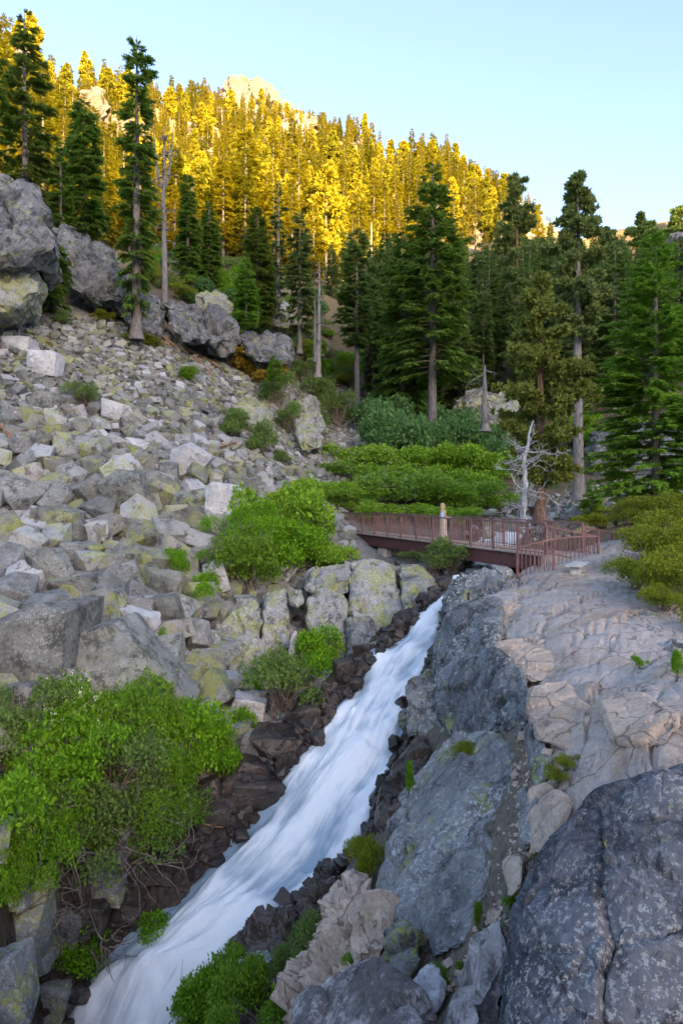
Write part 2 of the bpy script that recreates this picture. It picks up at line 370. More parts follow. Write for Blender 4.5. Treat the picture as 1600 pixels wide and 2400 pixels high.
# skyline: past its crest the hill falls away
capd = np.interp(np.degrees(TT), [-40,-26.6,-20.5,-14,-7,-2,3.6,9,14,19,23.6,27,40], [240,245,290,410,510,460,390,345,240,235,220,225,210])
over = np.clip(RR - capd, 0, 400)
capv = np.interp(RR, [0, 1], [0, 1])
ZB = np.where((front > .5), np.minimum(ZB, 1e9), ZB)
G = ZB.reshape(TH.shape)
ci = np.clip(np.searchsorted(lr, np.log(np.clip(capd.reshape(TH.shape)[:, 0], 1, None))), 0, len(lr) - 1)
for i in range(len(th)):
    if abs(th[i]) < 50:
        k0 = ci[i]; rr_ = np.exp(lr[k0:]) - np.exp(lr[k0]); G[i, k0:] = G[i, k0] - rr_ * .35 * sstep(0, 60, rr_)
        fade = sstep(50, 40, np.array([abs(th[i])]))[0]
ZB = G.ravel()
# carve the bed
cl = np.concatenate([(WB[:, :3] + WB[:, 3:]) / 2, np.linalg.norm((WB[:, :2] - WB[:, 3:5]) / 2, axis=1)[:, None]], 1)
near = (RR > 8) & (RR < 52) & (np.abs(TT) < R(40)); idx = np.where(near)[0]
clr = resample(cl, 220)
wd = np.empty(len(idx)); wz = np.empty(len(idx)); whw = np.empty(len(idx))
for i in range(0, len(idx), 20000):
    j = idx[i:i+20000]; dd = np.sqrt((X[j, None] - clr[None, :, 0]) ** 2 + (Y[j, None] - clr[None, :, 1]) ** 2)
    m = dd.argmin(1); wd[i:i+20000] = dd[np.arange(len(j)), m]; wz[i:i+20000] = clr[m, 2]; whw[i:i+20000] = clr[m, 3]
inside = np.clip(1 - (wd / (whw * 1.0)) ** 2, 0, 1)
bed = wz - .75
ZB[idx] = np.where(inside > 0, ZB[idx] * (1 - np.clip(inside * 2.2, 0, 1)) + bed * np.clip(inside * 2.2, 0, 1), ZB[idx])
wet = np.zeros(len(X)); wet[idx] = sstep(1.5, .5, wd - whw)
U = 800 + FP * np.tan(np.clip(TT, -1.3, 1.3)); VV = VH - ZB / np.maximum(Y, .1) * FP
inp = (Y > 1)
JX = X + fbm(np.stack([X, Y, 0 * X], 1) * .35, 4, 77) * RR * .06; JY = Y + fbm(np.stack([X, Y, 0 * X + 9], 1) * .35, 4, 78) * RR * .06
def poly_mask(poly, soft=0):
    X, Y = JX, JY
    p = np.array(poly, float); c = np.zeros(len(X), bool)
    for (x1, y1), (x2, y2) in zip(p, np.roll(p, -1, 0)):
        with np.errstate(divide='ignore', invalid='ignore'):
            c ^= ((y1 > Y) != (y2 > Y)) & (X < (x2 - x1) * (Y - y1) / (y2 - y1) + x1)
    return c.astype(float)
def XY(*pts): return [tuple(P(u, VH, d))[:2] for u, d in pts]
tan_z = poly_mask(XY((1040,23.5),(1200,24),(1330,25.5),(1480,26.5),(1480,21),(1440,17),(1800,13.5),(2600,9),(2600,1.5),(1200,3),(1050,5.6),(1160,7.2),(1200,8.4),(1235,9.8),(1235,11.5),(1225,12.6),(1150,15.),(1160,16.5),(1110,19.4),(1070,21.5)))
cliff_z = poly_mask(XY((1040,23.5),(1075,21.5),(1120,19.4),(1190,16.5),(1190,15.),(1255,12.6),(1262,9.8),(1170,7.2),(1050,5.6),(400,9),(500,11.8),(700,13.2),(830,13.6),(950,15.6),(1010,19),(1020,22)))
talus_z = poly_mask(XY((-500,12),(150,15),(420,18.),(560,21),(700,25),(860,29),(800,40),(830,52),(850,80),(800,84),(700,74),(560,66),(450,66),(330,60),(200,54),(0,48),(-500,44)))
soil_z = sstep(30, 60, RR) * (1 - talus_z)
soil_z = np.maximum(soil_z, ((RR > 26) & (TT > R(15))) * 1.)
hill_z = sstep(80, 150, RR) * (ZB > 20)
# relief
pp = np.stack([X, Y, ZB], 1)
ca_, sa_ = math.cos(.6), math.sin(.6)
pr = np.stack([(X * ca_ + Y * sa_) * .28, (-X * sa_ + Y * ca_) * .62, ZB * .9], 1)
pr += fbm(pp * .5, 2, 51)[:, None] * .25
f1, g1 = facets(pr, 3, .55); f2, g2 = facets(pr * 3.4, 11, .7)
f3, g3 = facets(pp * np.array([.03, .03, .03]), 21, .9)
nz = fbm(pp * .9, 4, 5)
nearw = sstep(26, 20, RR)
ZB += tan_z * (f1 * .15 + f2 * .04 + nz * .04 - .10 * sstep(.05, 0, g1) - .03 * sstep(.08, 0, g2)) * sstep(2, 4, RR)
ZB += cliff_z * (f1 * .10 + f2 * .06 + nz * .10)
ZB += talus_z * (nz * .35 + f2 * .12)
wetm = wet * (1 - tan_z); ZB += wetm * (f2 * .3 + nz * .15) * (inside.max() > 0)
ZB += hill_z * (fbm(pp * .02, 4, 9) * 10 + f3 * 9 * sstep(100, 200, RR)) * sstep(100, 180, RR) * (front > .2)
tan_z = np.maximum(tan_z, 0) * sstep(60, 40, RR)
GZ = ZB.reshape(TH.shape)
def gz(x, y):
    x = np.atleast_1d(np.asarray(x, float)); y = np.atleast_1d(np.asarray(y, float))
    t = np.interp(np.degrees(np.arctan2(x, y)), th, np.arange(len(th))); k = (np.log(np.maximum(np.sqrt(x * x + y * y), .61)) - lr[0]) / (lr[1] - lr[0])
    k = np.clip(k, 0, len(lr) - 1.001); i = np.clip(t.astype(int), 0, len(th) - 2); j = k.astype(int); a = t - i; b = k - j
    return (GZ[i, j] * (1 - a) + GZ[i + 1, j] * a) * (1 - b) + (GZ[i, j + 1] * (1 - a) + GZ[i + 1, j + 1] * a) * b
def gz1(x, y): return float(gz(x, y)[0])
LD = np.exp(np.linspace(math.log(4), math.log(600), 1400))
def hit(u, v, dmin=4., dmax=600.):
    """where the line of sight through a pixel of the photograph meets the ground"""
    d = LD[(LD > dmin) & (LD < dmax)]; x = (u - 800) / FP * d; zr = (VH - v) / FP * d; zt = gz(x, d)
    k = np.argmax(zt > zr)
    if not (zt > zr).any(): k = len(d) - 1
    return Vector((x[k], d[k], zt[k])), d[k]
nt_, nr_ = TH.shape
ii = np.arange(nt_ * nr_).reshape(nt_, nr_)
F = np.stack([ii[:-1, :-1], ii[:-1, 1:], ii[1:, 1:], ii[1:, :-1]], -1).reshape(-1, 4)
V = np.stack([X, Y, ZB], 1)
# centre disc
Fc = np.stack([ii[:-1, 0], ii[1:, 0], np.full(nt_ - 1, len(V))], -1)
V = np.concatenate([V, [[0, 0, GZ[:, 0].mean()]]])
zc = np.stack([tan_z, np.maximum(soil_z, cliff_z * .8) * (1 - tan_z), wetm * (1 - tan_z * .3), hill_z], 1)
zc = np.concatenate([zc, [[1, 0, 0, 0]]]).astype(np.float32)
scz = np.concatenate([np.clip(talus_z * sstep(70, 40, RR) + 0 * RR, 0, 1), [0]])
def sub_ground(name, fmask, extra=None):
    f = F[fmask]; used, inv = np.unique(np.concatenate([f.ravel()] + ([extra.ravel()] if extra is not None else [])), return_inverse=True)
    fs = [inv[:f.size].reshape(-1, 4)] + ([inv[f.size:].reshape(-1, 3)] if extra is not None else [])
    me = npmesh(name, V[used], fs, True)
    ca = me.color_attributes.new('zones', 'FLOAT_COLOR', 'POINT'); ca.data.foreach_set('color', np.clip(zc[used], 0, 1).ravel())
    sa = me.attributes.new('scree', 'FLOAT', 'POINT'); sa.data.foreach_set('value', scz[used].astype(np.float32))
    return tag(link(name, me, GM), kind='structure')
GM = ground_material()
fr = np.exp(LR)[:-1, :-1].ravel(); ft = TH[:-1, :-1].ravel()
isf = np.abs(ft) < R(60)
sub_ground('ground', fr < 95, Fc)
sub_ground('hillside', (fr >= 95) & isf)
sub_ground('mountain', (fr >= 95) & ~isf)

# ------------------------------------------------------------------ water
def water_material():
    m, t = new_mat('white_water'); k = N(t)
    uv = k.n('ShaderNodeUVMap', uv_map='flow').outputs[0]
    mp = k.n('ShaderNodeMapping'); k.l(uv, mp.inputs[0]); mp.inputs['Scale'].default_value = (8., .30, 1)
    mq = k.n('ShaderNodeMapping'); k.l(uv, mq.inputs[0]); mq.inputs['Scale'].default_value = (2.0, .38, 1)
    a = k.noise(mp.outputs[0], 1., 7, .72, .4); b = k.noise(mq.outputs[0], 1., 4, .55, .8)
    at = k.n('ShaderNodeAttribute', attribute_name='foam').outputs['Fac']
    f = k.math('ADD', k.math('ADD', k.math('MULTIPLY', a, .75), k.math('MULTIPLY', b, .5)), k.math('MULTIPLY', k.math('SUBTRACT', at, .5), 1.1))
    foam = k.ramp(f, .36, .90)
    col = k.mix(foam, (.30, .40, .49), (.88, .91, .93))
    p = k.bsdf(col, k.math('ADD', .25, k.math('MULTIPLY', foam, .45)), k.bump(f, .5, .12), .5)
    k.out(p.outputs[0]); return m
M['water'] = water_material()
def foam_noise(s, t, hw): return None
ns_, nc_ = 620, 56
WS = resample(WB, ns_)
ss = np.concatenate([[0], np.cumsum(np.linalg.norm(np.diff((WS[:, :3] + WS[:, 3:]) / 2, axis=0), axis=1))])
tt = np.linspace(-.10, 1.10, nc_)
Lp, Rp = WS[:, None, :3], WS[:, None, 3:]
W = Lp * (1 - tt[None, :, None]) + Rp * tt[None, :, None]
wid = np.linalg.norm(WS[:, :3] - WS[:, 3:], axis=1)
SSg, TTg = np.meshgrid(ss, tt, indexing='ij')
wx = (TTg * wid[:, None])
flow = np.stack([wx.ravel(), SSg.ravel(), np.zeros(wx.size)], 1)
falls = sstep(1, 0, 0)
n1 = fbm(flow * np.array([1.3, .30, 1]), 4, 31).reshape(wx.shape); n2 = fbm(flow * np.array([4., .7, 1]), 3, 37).reshape(wx.shape)
n3 = fbm(flow * np.array([.7, .8, 1]) + 5, 3, 41).reshape(wx.shape)
bank = np.minimum(TTg, 1 - TTg)
n4 = fbm(flow * np.array([3., 1.1, 1]) + 9, 4, 47, .6).reshape(wx.shape)
W[..., 2] += n1 * .22 + n2 * .10 + n3 * .30 - .10 * np.abs(n4) + .18 * np.sin(np.clip(TTg, 0, 1) * np.pi) - .10
iw = np.arange(ns_ * nc_).reshape(ns_, nc_)
FW = np.stack([iw[:-1, :-1], iw[1:, :-1], iw[1:, 1:], iw[:-1, 1:]], -1).reshape(-1, 4)
mw = npmesh('water', W.reshape(-1, 3), FW, True)
foam = np.clip(.74 + n1 * .42 + n3 * .50 - .35 * np.abs(n4) - .55 * sstep(.16, -.02, bank + n2 * .07) - .15 * sstep(12, 5, SSg), 0, 1)
fa = mw.attributes.new('foam', 'FLOAT', 'POINT'); fa.data.foreach_set('value', foam.ravel().astype(np.float32))
uvl = mw.uv_layers.new(name='flow'); li = np.empty(len(mw.loops), np.int32); mw.loops.foreach_get('vertex_index', li)
uvl.data.foreach_set('uv', np.stack([wx.ravel(), SSg.ravel()], 1)[li].astype(np.float32).ravel())
water = tag(link('stream', mw, M['water']), kind='structure')

# ------------------------------------------------------------------ rocks
def hull_bm(pts):
    bm = bmesh.new()
    for p in pts: bm.verts.new(p)
    r = bmesh.ops.convex_hull(bm, input=bm.verts)
    bmesh.ops.delete(bm, geom=list({g for g in r['geom_interior'] + r['geom_unused'] if isinstance(g, bmesh.types.BMVert) and g.is_valid}), context='VERTS')
    bmesh.ops.dissolve_limit(bm, angle_limit=R(6), verts=bm.verts, edges=bm.edges)
    return bm
def refine(bm, L, maxit=7):
    bmesh.ops.triangulate(bm, faces=bm.faces)
    for _ in range(maxit):
        es = [e for e in bm.edges if e.calc_length() > L]
        if not es: break
        bmesh.ops.subdivide_edges(bm, edges=es, cuts=1, use_grid_fill=False)
        bmesh.ops.triangulate(bm, faces=[f for f in bm.faces if len(f.verts) > 3])
def bm_np(bm):
    bm.verts.ensure_lookup_table(); bm.normal_update()
    V = np.array([v.co for v in bm.verts]); Nn = np.array([v.normal for v in bm.verts])
    F = np.array([[v.index for v in f.verts] for f in bm.faces]); return V, Nn, F
def rock_np(pts, L, bev=.06, rough=.05, fac=.12, fs=1.2, seed=0, world=True, strata=None):
    bm = hull_bm(pts)
    if bev: bmesh.ops.bevel(bm, geom=list(bm.edges) + list(bm.verts), offset=bev, segments=1, affect='EDGES', profile=.5, clamp_overlap=True)
    refine(bm, L)
    bm.verts.index_update(); V, Nn, F = bm_np(bm); bm.free()
    h, g = facets((V + seed * 7.7) * fs, seed, .9); h2, g2 = facets((V + seed * 3.3) * fs * 3.1, seed + 5, .9)
    dsp = fac * h + fac * .38 * h2 - fac * .5 * sstep(.08, 0, g) - fac * .15 * sstep(.1, 0, g2) + rough * fbm(V * 2.2 + seed, 4, seed)
    V = V + Nn * dsp[:, None]
    return V, F
def crag(name, mat, pts, back, label, cat='rock', L=.16, bev=.08, rough=.10, fac=.30, fs=.9, seed=1, group=None, down=0., smooth=False):
    A = [P(p[0], p[1], p[2] * .96) for p in pts]
    kb = 1 + back / (sum(a.y for a in A) / len(A))
    B = [a + Vector((a.x * (kb - 1) * .9, back, min(0, a.z * (kb - 1)) - .04 * back - down)) for a in A]
    allp = A + B; c = sum(allp, Vector()) / len(allp)
    V, F = rock_np([p - c for p in allp], L, bev, rough, fac, fs, seed)
    o = link(name, npmesh(name, V, F, smooth), mat, loc=c)
    return tag(o, label, cat, group)
def stone_pts(r, n_extra=2, jit=.34, flat=.7):
    p = []
    for sx in (-1, 1):
        for sy in (-1, 1):
            for sz in (-1, 1):
                p.append(np.array([sx, sy, sz]) * (1 - r.random(3) * jit * 1.6) * .75)
    for _ in range(n_extra):
        v = r.normal(size=3); v /= np.linalg.norm(v); p.append(v * 1.0)
    p = np.array(p) * np.array([1, r.uniform(.65, 1), r.uniform(.45, flat)])
    sh = r.uniform(-.3, .3, 2); p[:, 0] += p[:, 2] * sh[0]; p[:, 1] += p[:, 2] * sh[1]
    return p

# ------------------------------------------------------------------ large rock masses
crag('granite_cliff', M['cliff'], [(1042,1432,18.6),(1090,1408,18.4),(1165,1396,18.6),(1185,1450,16.6),(1160,1500,15.6),(1150,1560,14.9),(1030,1600,17.4),(1026,1500,18.2),(1010,1660,17.0),(1130,1680,14.6)], 2.6,
     'dark crusted granite face dropping from the tan outcrop to the head of the fall', 'cliff', L=.15, seed=2, fac=.11, rough=.05)
crag('granite_cliff', M['cliff'], [(1060,1560,16.2),(1150,1512,14.7),(1225,1560,13.3),(1245,1640,12.2),(1235,1740,11.3),(1130,1770,12.9),(1045,1730,15.0),(1020,1640,16.4)], 2.2,
     'dark speckled cliff bulging in the middle of the right bank under the tan ledge', 'cliff', L=.13, seed=3, fac=.11, rough=.05)
crag('rock_block', M['cliff'], [(1042,1400,21.4),(1058,1364,22.),(1110,1346,22.2),(1190,1342,22.2),(1205,1385,20.6),(1165,1400,19.8),(1040,1440,20.1),(1120,1425,19.6)], 1.6,
     'low dark rock block at the lip of the fall just under the bridge end', 'rock', L=.15, seed=4)
crag('rock_block', M['cliff'], [(1032,1470,18.7),(1050,1440,18.9),(1070,1520,18.0),(1046,1545,18.2),(1030,1530,18.5)], .8,
     'slim grey rock pillar standing against the dark cliff beside the white water', 'rock', L=.12, seed=5, fac=.15)
crag('rock_block', M['slab'], [(960,1590,17.8),(1000,1566,17.9),(1042,1580,17.6),(1050,1650,16.9),(1035,1740,16.2),(975,1735,16.7),(950,1690,17.3),(952,1630,17.7)], 1.6,
     'brown and grey squarish block at the foot of the dark cliff beside the rapids', 'rock', L=.13, seed=6)
crag('granite_slab', M['slab'], [(1060,1712,14.0),(1150,1702,12.6),(1235,1775,10.9),(1240,1900,9.7),(1195,1985,9.2),(1095,1990,9.9),(960,1835,13.9),(905,1930,12.9),(1000,2060,10.2),(1060,1800,12.9)], 2.2,
     'large grey lichened slab sloping from the dark cliff down to the water', 'rock slab', L=.11, bev=.12, seed=7, fac=.11, fs=.8, rough=.05)
crag('granite_slab', M['slab'], [(900,1965,12.3),(1010,1915,11.5),(1130,1935,9.9),(1172,2030,9.0),(1150,2110,8.7),(1085,2215,8.5),(1025,2250,8.7),(985,2230,9.0),(900,2170,10.4),(885,2080,11.2),(1020,2080,9.7)], 1.8,
     'bulging grey slab with yellow lichen streaks below the larger one, above the soil gully', 'rock slab', L=.10, bev=.12, seed=8, fac=.10, fs=.9, rough=.05)
crag('dark_boulder', M['darkboulder'], [(1215,2120,5.9),(1290,1965,6.2),(1400,1850,6.2),(1560,1795,5.9),(1850,1760,5.6),(1190,2300,5.4),(1195,2480,5.0),(1300,2600,4.5),(1850,2600,4.3),(1480,2080,5.35),(1850,2000,5.2)], 1.6,
     'huge dark blue-grey boulder with white lichen spots filling the lower right corner', 'boulder', L=.055, bev=.05, seed=9, fac=.06, rough=.045, fs=1.3)
crag('granite_slab', M['striped'], [(700,2352,8.3),(790,2268,8.3),(880,2232,8.0),(960,2318,7.3),(1005,2400,6.7),(690,2470,7.5),(930,2520,6.2)], 1.2,
     'black and white mottled slab at the bottom edge left of the dark boulder', 'rock slab', L=.07, bev=.06, seed=10, fac=.12, rough=.06)
crag('rock_outcrop', M['tan'], [(765,2115,11.4),(830,2080,11.6),(890,2100,10.9),(905,2220,9.7),(800,2280,9.7),(700,2265,10.6),(660,2400,9.7),(740,2390,9.0)], 1.3,
     'pale tan outcrop beside the rapids with bushes on both sides', 'rock', L=.10, bev=.05, seed=12, fac=.3, fs=1.6)
crag('rock_block', M['boulder'], [(905,2200,9.2),(945,2160,9.3),(988,2190,8.9),(990,2260,8.4),(935,2330,8.1),(900,2260,8.7)], .7,
     'blocky stone with bright lichen wedged under the bulging grey slab', 'rock', L=.08, bev=.05, seed=13, fac=.12)
crag('rock_block', M['pale'], [(985,2280,8.1),(1020,2270,8.0),(1035,2330,7.7),(1015,2375,7.5),(985,2340,7.8)], .4,
     'cream coloured stone in the soil gully below the slab', 'rock', L=.08, bev=.04, seed=14, fac=.08)
crag('granite_slab', M['striped'], [(1100,2200,7.3),(1170,2140,7.2),(1190,2250,6.7),(1150,2400,6.3),(1080,2480,6.5),(1040,2420,7.0)], .8,
     'narrow streaked brown slab rising between the gully and the dark boulder', 'rock slab', L=.08, bev=.05, seed=15, fac=.14)
crag('rock_block', M['tan'], [(1240,1850,9.3),(1290,1830,8.9),(1330,1880,8.2),(1290,1980,7.8),(1245,2010,8.0)], .6,
     'smooth bluish tan rock leaning on the top edge of the dark boulder', 'rock', L=.08, bev=.05, seed=16, fac=.10)
crag('rock_block', M['slab'], [(1415,1418,16.6),(1475,1410,16.8),(1485,1470,15.3),(1470,1505,14.6),(1425,1490,14.9),(1408,1450,15.6)], 1.2,
     'rounded grey boulder sunk in the tan outcrop below the yellow-green bush', 'boulder', L=.10, bev=.15, seed=17, fac=.10)
crag('rock_block', M['slab'], [(1490,1440,14.9),(1560,1450,14.4),(1600,1520,12.8),(1560,1580,12.0),(1490,1560,12.4),(1480,1500,13.6)], 1.2,
     'fractured grey rock at the right edge between the bush and the dusty path', 'rock', L=.10, bev=.08, seed=18, fac=.22, fs=1.5)
crag('rock_block', M['wet'], [(905,1855,14.6),(950,1780,15.4),(985,1740,16.0),(1000,1800,15.2),(960,1860,14.3),(910,1900,14.3)], .9,
     'wet dark brown rock in the cleft between the large slab and the fall', 'rock', L=.10, bev=.05, seed=19, fac=.2)
crag('rock_block', M['wet'], [(885,1900,14.3),(912,1858,14.6),(930,1900,13.9),(905,1965,13.4),(880,1950,14.0)], .6,
     'small wet black rock lapped by spray at the foot of the large slab', 'rock', L=.10, bev=.05, seed=20, fac=.15)
crag('wet_boulder', M['wet'], [(705,2110,14.4),(745,2040,14.6),(775,2022,14.6),(818,2080,14.0),(815,2130,13.4),(770,2180,12.8),(715,2150,13.6)], 1.2,
     'reddish black wet boulder with a pointed top splitting the rapids edge', 'boulder', L=.09, bev=.06, seed=21, fac=.22, fs=2.2)
crag('wet_boulder', M['wet'], [(540,2205,14.0),(600,2150,14.2),(690,2140,13.8),(725,2190,13.0),(700,2240,12.4),(560,2250,13.0)], 1.4,
     'broad low wet black boulder below the pointed one on the near bank', 'boulder', L=.09, bev=.06, seed=22, fac=.22, fs=2.0)
crag('rock_block', M['slab'], [(560,2235,12.8),(620,2225,12.8),(660,2250,12.3),(655,2320,11.8),(590,2330,11.9),(555,2290,12.4)], .9,
     'rounded brown-grey rock between the near bank bushes and the wet boulder', 'rock', L=.09, bev=.09, seed=23, fac=.15)
for pts_, bk_, mt_, lb_, sd_ in [
    ([(1130,1432,17.6),(1200,1405,18.4),(1290,1420,17.4),(1270,1475,15.8),(1165,1500,15.9),(1120,1470,16.8)], .8, 'tan', 'pale ledge of tan rock at the top of the dark cliff', 200),
    ([(1155,1505,15.),(1250,1490,15.2),(1345,1530,13.6),(1320,1590,12.6),(1240,1600,12.9),(1170,1560,14.2)], .8, 'tan', 'tan rock step overhanging the dark speckled cliff', 201),
    ([(1238,1610,12.1),(1330,1600,11.9),(1390,1680,10.2),(1350,1760,9.4),(1262,1740,10.1),(1235,1680,11.0)], .7, 'tan', 'tan and bluish slab between the dark cliff and the dusty path', 202),
    ([(1400,1640,10.2),(1500,1620,10.0),(1600,1680,8.6),(1560,1750,8.0),(1440,1740,8.6)], .6, 'tan', 'warm tan slab above the dark boulder near the right edge', 203),
    ([(1236,1700,10.9),(1275,1690,10.6),(1290,1790,9.5),(1262,1850,9.2),(1236,1800,9.9)], .5, 'slab', 'narrow grey wedge in the cleft right of the large slab', 204),
    ([(1222,1850,9.5),(1262,1860,9.0),(1262,1950,8.3),(1225,1990,8.4),(1210,1920,9.0)], .4, 'slab', 'small lichened stone in the gully beside the large slab', 205),
    ([(1180,2010,8.4),(1225,2000,8.1),(1225,2080,7.5),(1190,2110,7.6)], .3, 'tan', 'loose tan stone in the middle of the gully', 206),
    ([(1300,1385,19.2),(1380,1375,19.6),(1400,1430,17.2),(1320,1450,16.6)], .5, 'tan', 'low tan hump in front of the bench', 207)]:
    crag('rock_slab' if bk_ > .55 else 'rock_block', M[mt_], pts_, bk_, lb_, 'rock', L=.09, bev=.05, seed=sd_, fac=.06, fs=.9, rough=.03)
# left bank: columns of blocky granite under the bridge
COLS = [([(516,1470,25.4),(545,1430,25.8),(600,1402,26),(614,1450,25.4),(612,1560,24.2),(560,1610,23.6),(520,1560,24.4)], 2.2, 'column', 'yellow lichened rock column leftmost of the row under the bridge pier'),
        ([(618,1400,26.4),(668,1376,26.6),(676,1450,25.8),(660,1560,24.6),(612,1590,24.2),(612,1480,25.2)], 2.2, 'column', 'narrow grey green rock column second from the left in the row above the rapids'),
        ([(722,1345,28.6),(745,1330,28.9),(818,1322,28.9),(818,1392,27.4),(760,1400,27.2),(718,1380,27.8)], 2.6, 'column', 'rounded pale rock top left of the bridge pier'),
        ([(716,1400,26.8),(760,1372,27.2),(812,1395,26.6),(812,1500,25.4),(770,1520,25),(715,1450,26)], 2., 'column', 'blocky grey rock with pale ledge below the rounded top left of the pier'),
        ([(820,1318,28.9),(870,1310,29.2),(925,1325,28.6),(940,1400,27.),(960,1480,25.2),(900,1520,24.6),(822,1440,26.4)], 2.6, 'column', 'broad rock column with yellow streaks directly below the bridge pier'),
        ([(934,1322,28.8),(985,1322,28.8),(1028,1358,27.6),(1032,1410,26.4),(1008,1460,25.2),(965,1480,25.),(942,1400,26.6)], 2.6, 'column', 'rounded grey rock column rightmost of the row, beside the lip of the fall'),
        ([(815,1450,25.4),(870,1445,25.2),(885,1500,24.3),(860,1545,23.6),(816,1525,24.2)], 1.4, 'slab', 'dark grey block with a lichened top at the foot of the rock columns'),
        ([(1034,1372,27.2),(1058,1368,27.4),(1060,1400,26.6),(1044,1418,26.2),(1034,1400,26.6)], 1.2, 'wet', 'small dark block wedged beside the lip of the fall'),
        ([(672,1380,27.2),(705,1378,27.2),(716,1412,26.6),(690,1424,26.4),(672,1410,26.8)], 1., 'column', 'small squarish rock caught in the gap between two rock columns'),
        ([(430,1490,25),(480,1478,25.2),(512,1480,25),(508,1560,24),(480,1605,23.2),(432,1590,23.6)], 1.6, 'slab', 'grey block with a pale top left of the yellow lichened column'),
        ([(868,1508,24.2),(935,1478,24.8),(1008,1428,25.2),(1012,1462,24.2),(930,1530,23.),(858,1572,22.2),(840,1550,22.8)], 1.4, 'slab', 'dark sloping rock apron between the columns and the upper fall'),
        ([(612,1600,23.4),(700,1575,23.8),(800,1545,23.8),(815,1590,22.8),(730,1660,21.6),(640,1650,22.)], 1.4, 'slab', 'grey rock footing behind the bush leaning over the upper rapids'),
        ([(500,1760,20.6),(560,1720,21),(640,1715,20.8),(650,1780,19.9),(570,1830,19.4),(505,1815,19.8)], 1.2, 'slab', 'brown grey block on the left bank above the long wet slab'),
        ([(460,1690,21.6),(500,1610,22.2),(535,1600,22.4),(520,1660,21.4),(490,1720,20.8)], .9, 'slab', 'brown slab tilted into the dark gap under the rock columns')]
for i, (pts, bk, mt, lb) in enumerate(COLS):
    zb_ = max(p[1] for p in pts); pts = [(p[0], p[1] + (45 if p[1] > zb_ - 45 and zb_ > 1470 else 0), p[2] * .985) for p in pts]
    crag('rock_column' if bk > 2 else 'rock_block', M[mt], pts, bk, lb, 'rock', L=.17, bev=.10, seed=30 + i, fac=.14, fs=.8, rough=.08)
# upper left cliffs
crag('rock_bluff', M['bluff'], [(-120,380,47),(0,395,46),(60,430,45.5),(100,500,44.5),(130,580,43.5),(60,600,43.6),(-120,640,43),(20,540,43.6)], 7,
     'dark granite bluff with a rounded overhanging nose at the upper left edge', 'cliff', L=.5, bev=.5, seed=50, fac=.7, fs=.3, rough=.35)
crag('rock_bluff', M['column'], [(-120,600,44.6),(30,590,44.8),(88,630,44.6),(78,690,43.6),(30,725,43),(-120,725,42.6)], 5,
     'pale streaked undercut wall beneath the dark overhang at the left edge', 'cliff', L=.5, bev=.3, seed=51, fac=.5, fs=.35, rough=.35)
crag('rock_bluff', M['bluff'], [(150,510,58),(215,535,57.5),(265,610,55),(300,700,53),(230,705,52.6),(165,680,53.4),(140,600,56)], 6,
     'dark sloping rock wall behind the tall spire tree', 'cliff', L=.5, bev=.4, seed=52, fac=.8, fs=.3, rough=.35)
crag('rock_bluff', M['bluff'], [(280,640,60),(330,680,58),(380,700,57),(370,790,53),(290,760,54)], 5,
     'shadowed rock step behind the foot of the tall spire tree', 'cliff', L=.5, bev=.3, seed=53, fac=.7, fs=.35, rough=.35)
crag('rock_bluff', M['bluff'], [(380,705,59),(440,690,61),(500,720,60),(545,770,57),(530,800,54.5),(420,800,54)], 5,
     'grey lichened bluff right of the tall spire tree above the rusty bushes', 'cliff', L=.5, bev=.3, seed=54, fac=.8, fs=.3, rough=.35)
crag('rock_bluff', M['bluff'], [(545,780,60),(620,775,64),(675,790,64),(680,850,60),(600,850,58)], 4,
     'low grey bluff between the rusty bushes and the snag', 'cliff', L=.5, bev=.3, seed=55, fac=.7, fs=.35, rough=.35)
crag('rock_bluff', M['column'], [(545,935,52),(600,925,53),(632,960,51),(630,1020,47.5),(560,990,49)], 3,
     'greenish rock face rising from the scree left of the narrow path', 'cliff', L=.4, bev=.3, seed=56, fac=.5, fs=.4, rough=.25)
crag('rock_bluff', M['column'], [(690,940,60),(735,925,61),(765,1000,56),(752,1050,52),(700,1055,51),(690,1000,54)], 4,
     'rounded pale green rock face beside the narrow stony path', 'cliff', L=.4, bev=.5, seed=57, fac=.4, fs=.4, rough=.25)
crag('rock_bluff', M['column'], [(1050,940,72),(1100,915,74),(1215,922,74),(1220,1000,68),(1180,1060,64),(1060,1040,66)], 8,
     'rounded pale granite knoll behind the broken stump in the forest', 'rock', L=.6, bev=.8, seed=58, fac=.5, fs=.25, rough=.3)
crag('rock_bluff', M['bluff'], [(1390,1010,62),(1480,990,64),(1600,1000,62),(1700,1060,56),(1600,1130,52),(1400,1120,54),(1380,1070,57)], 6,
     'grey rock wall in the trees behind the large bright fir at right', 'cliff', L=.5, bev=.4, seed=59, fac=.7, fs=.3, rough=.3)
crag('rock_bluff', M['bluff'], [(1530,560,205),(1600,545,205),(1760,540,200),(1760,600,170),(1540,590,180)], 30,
     'bare grey rocky shoulder on the far ridge at the right edge', 'cliff', L=2., bev=1, seed=60, fac=2.5, fs=.08, rough=1.2)

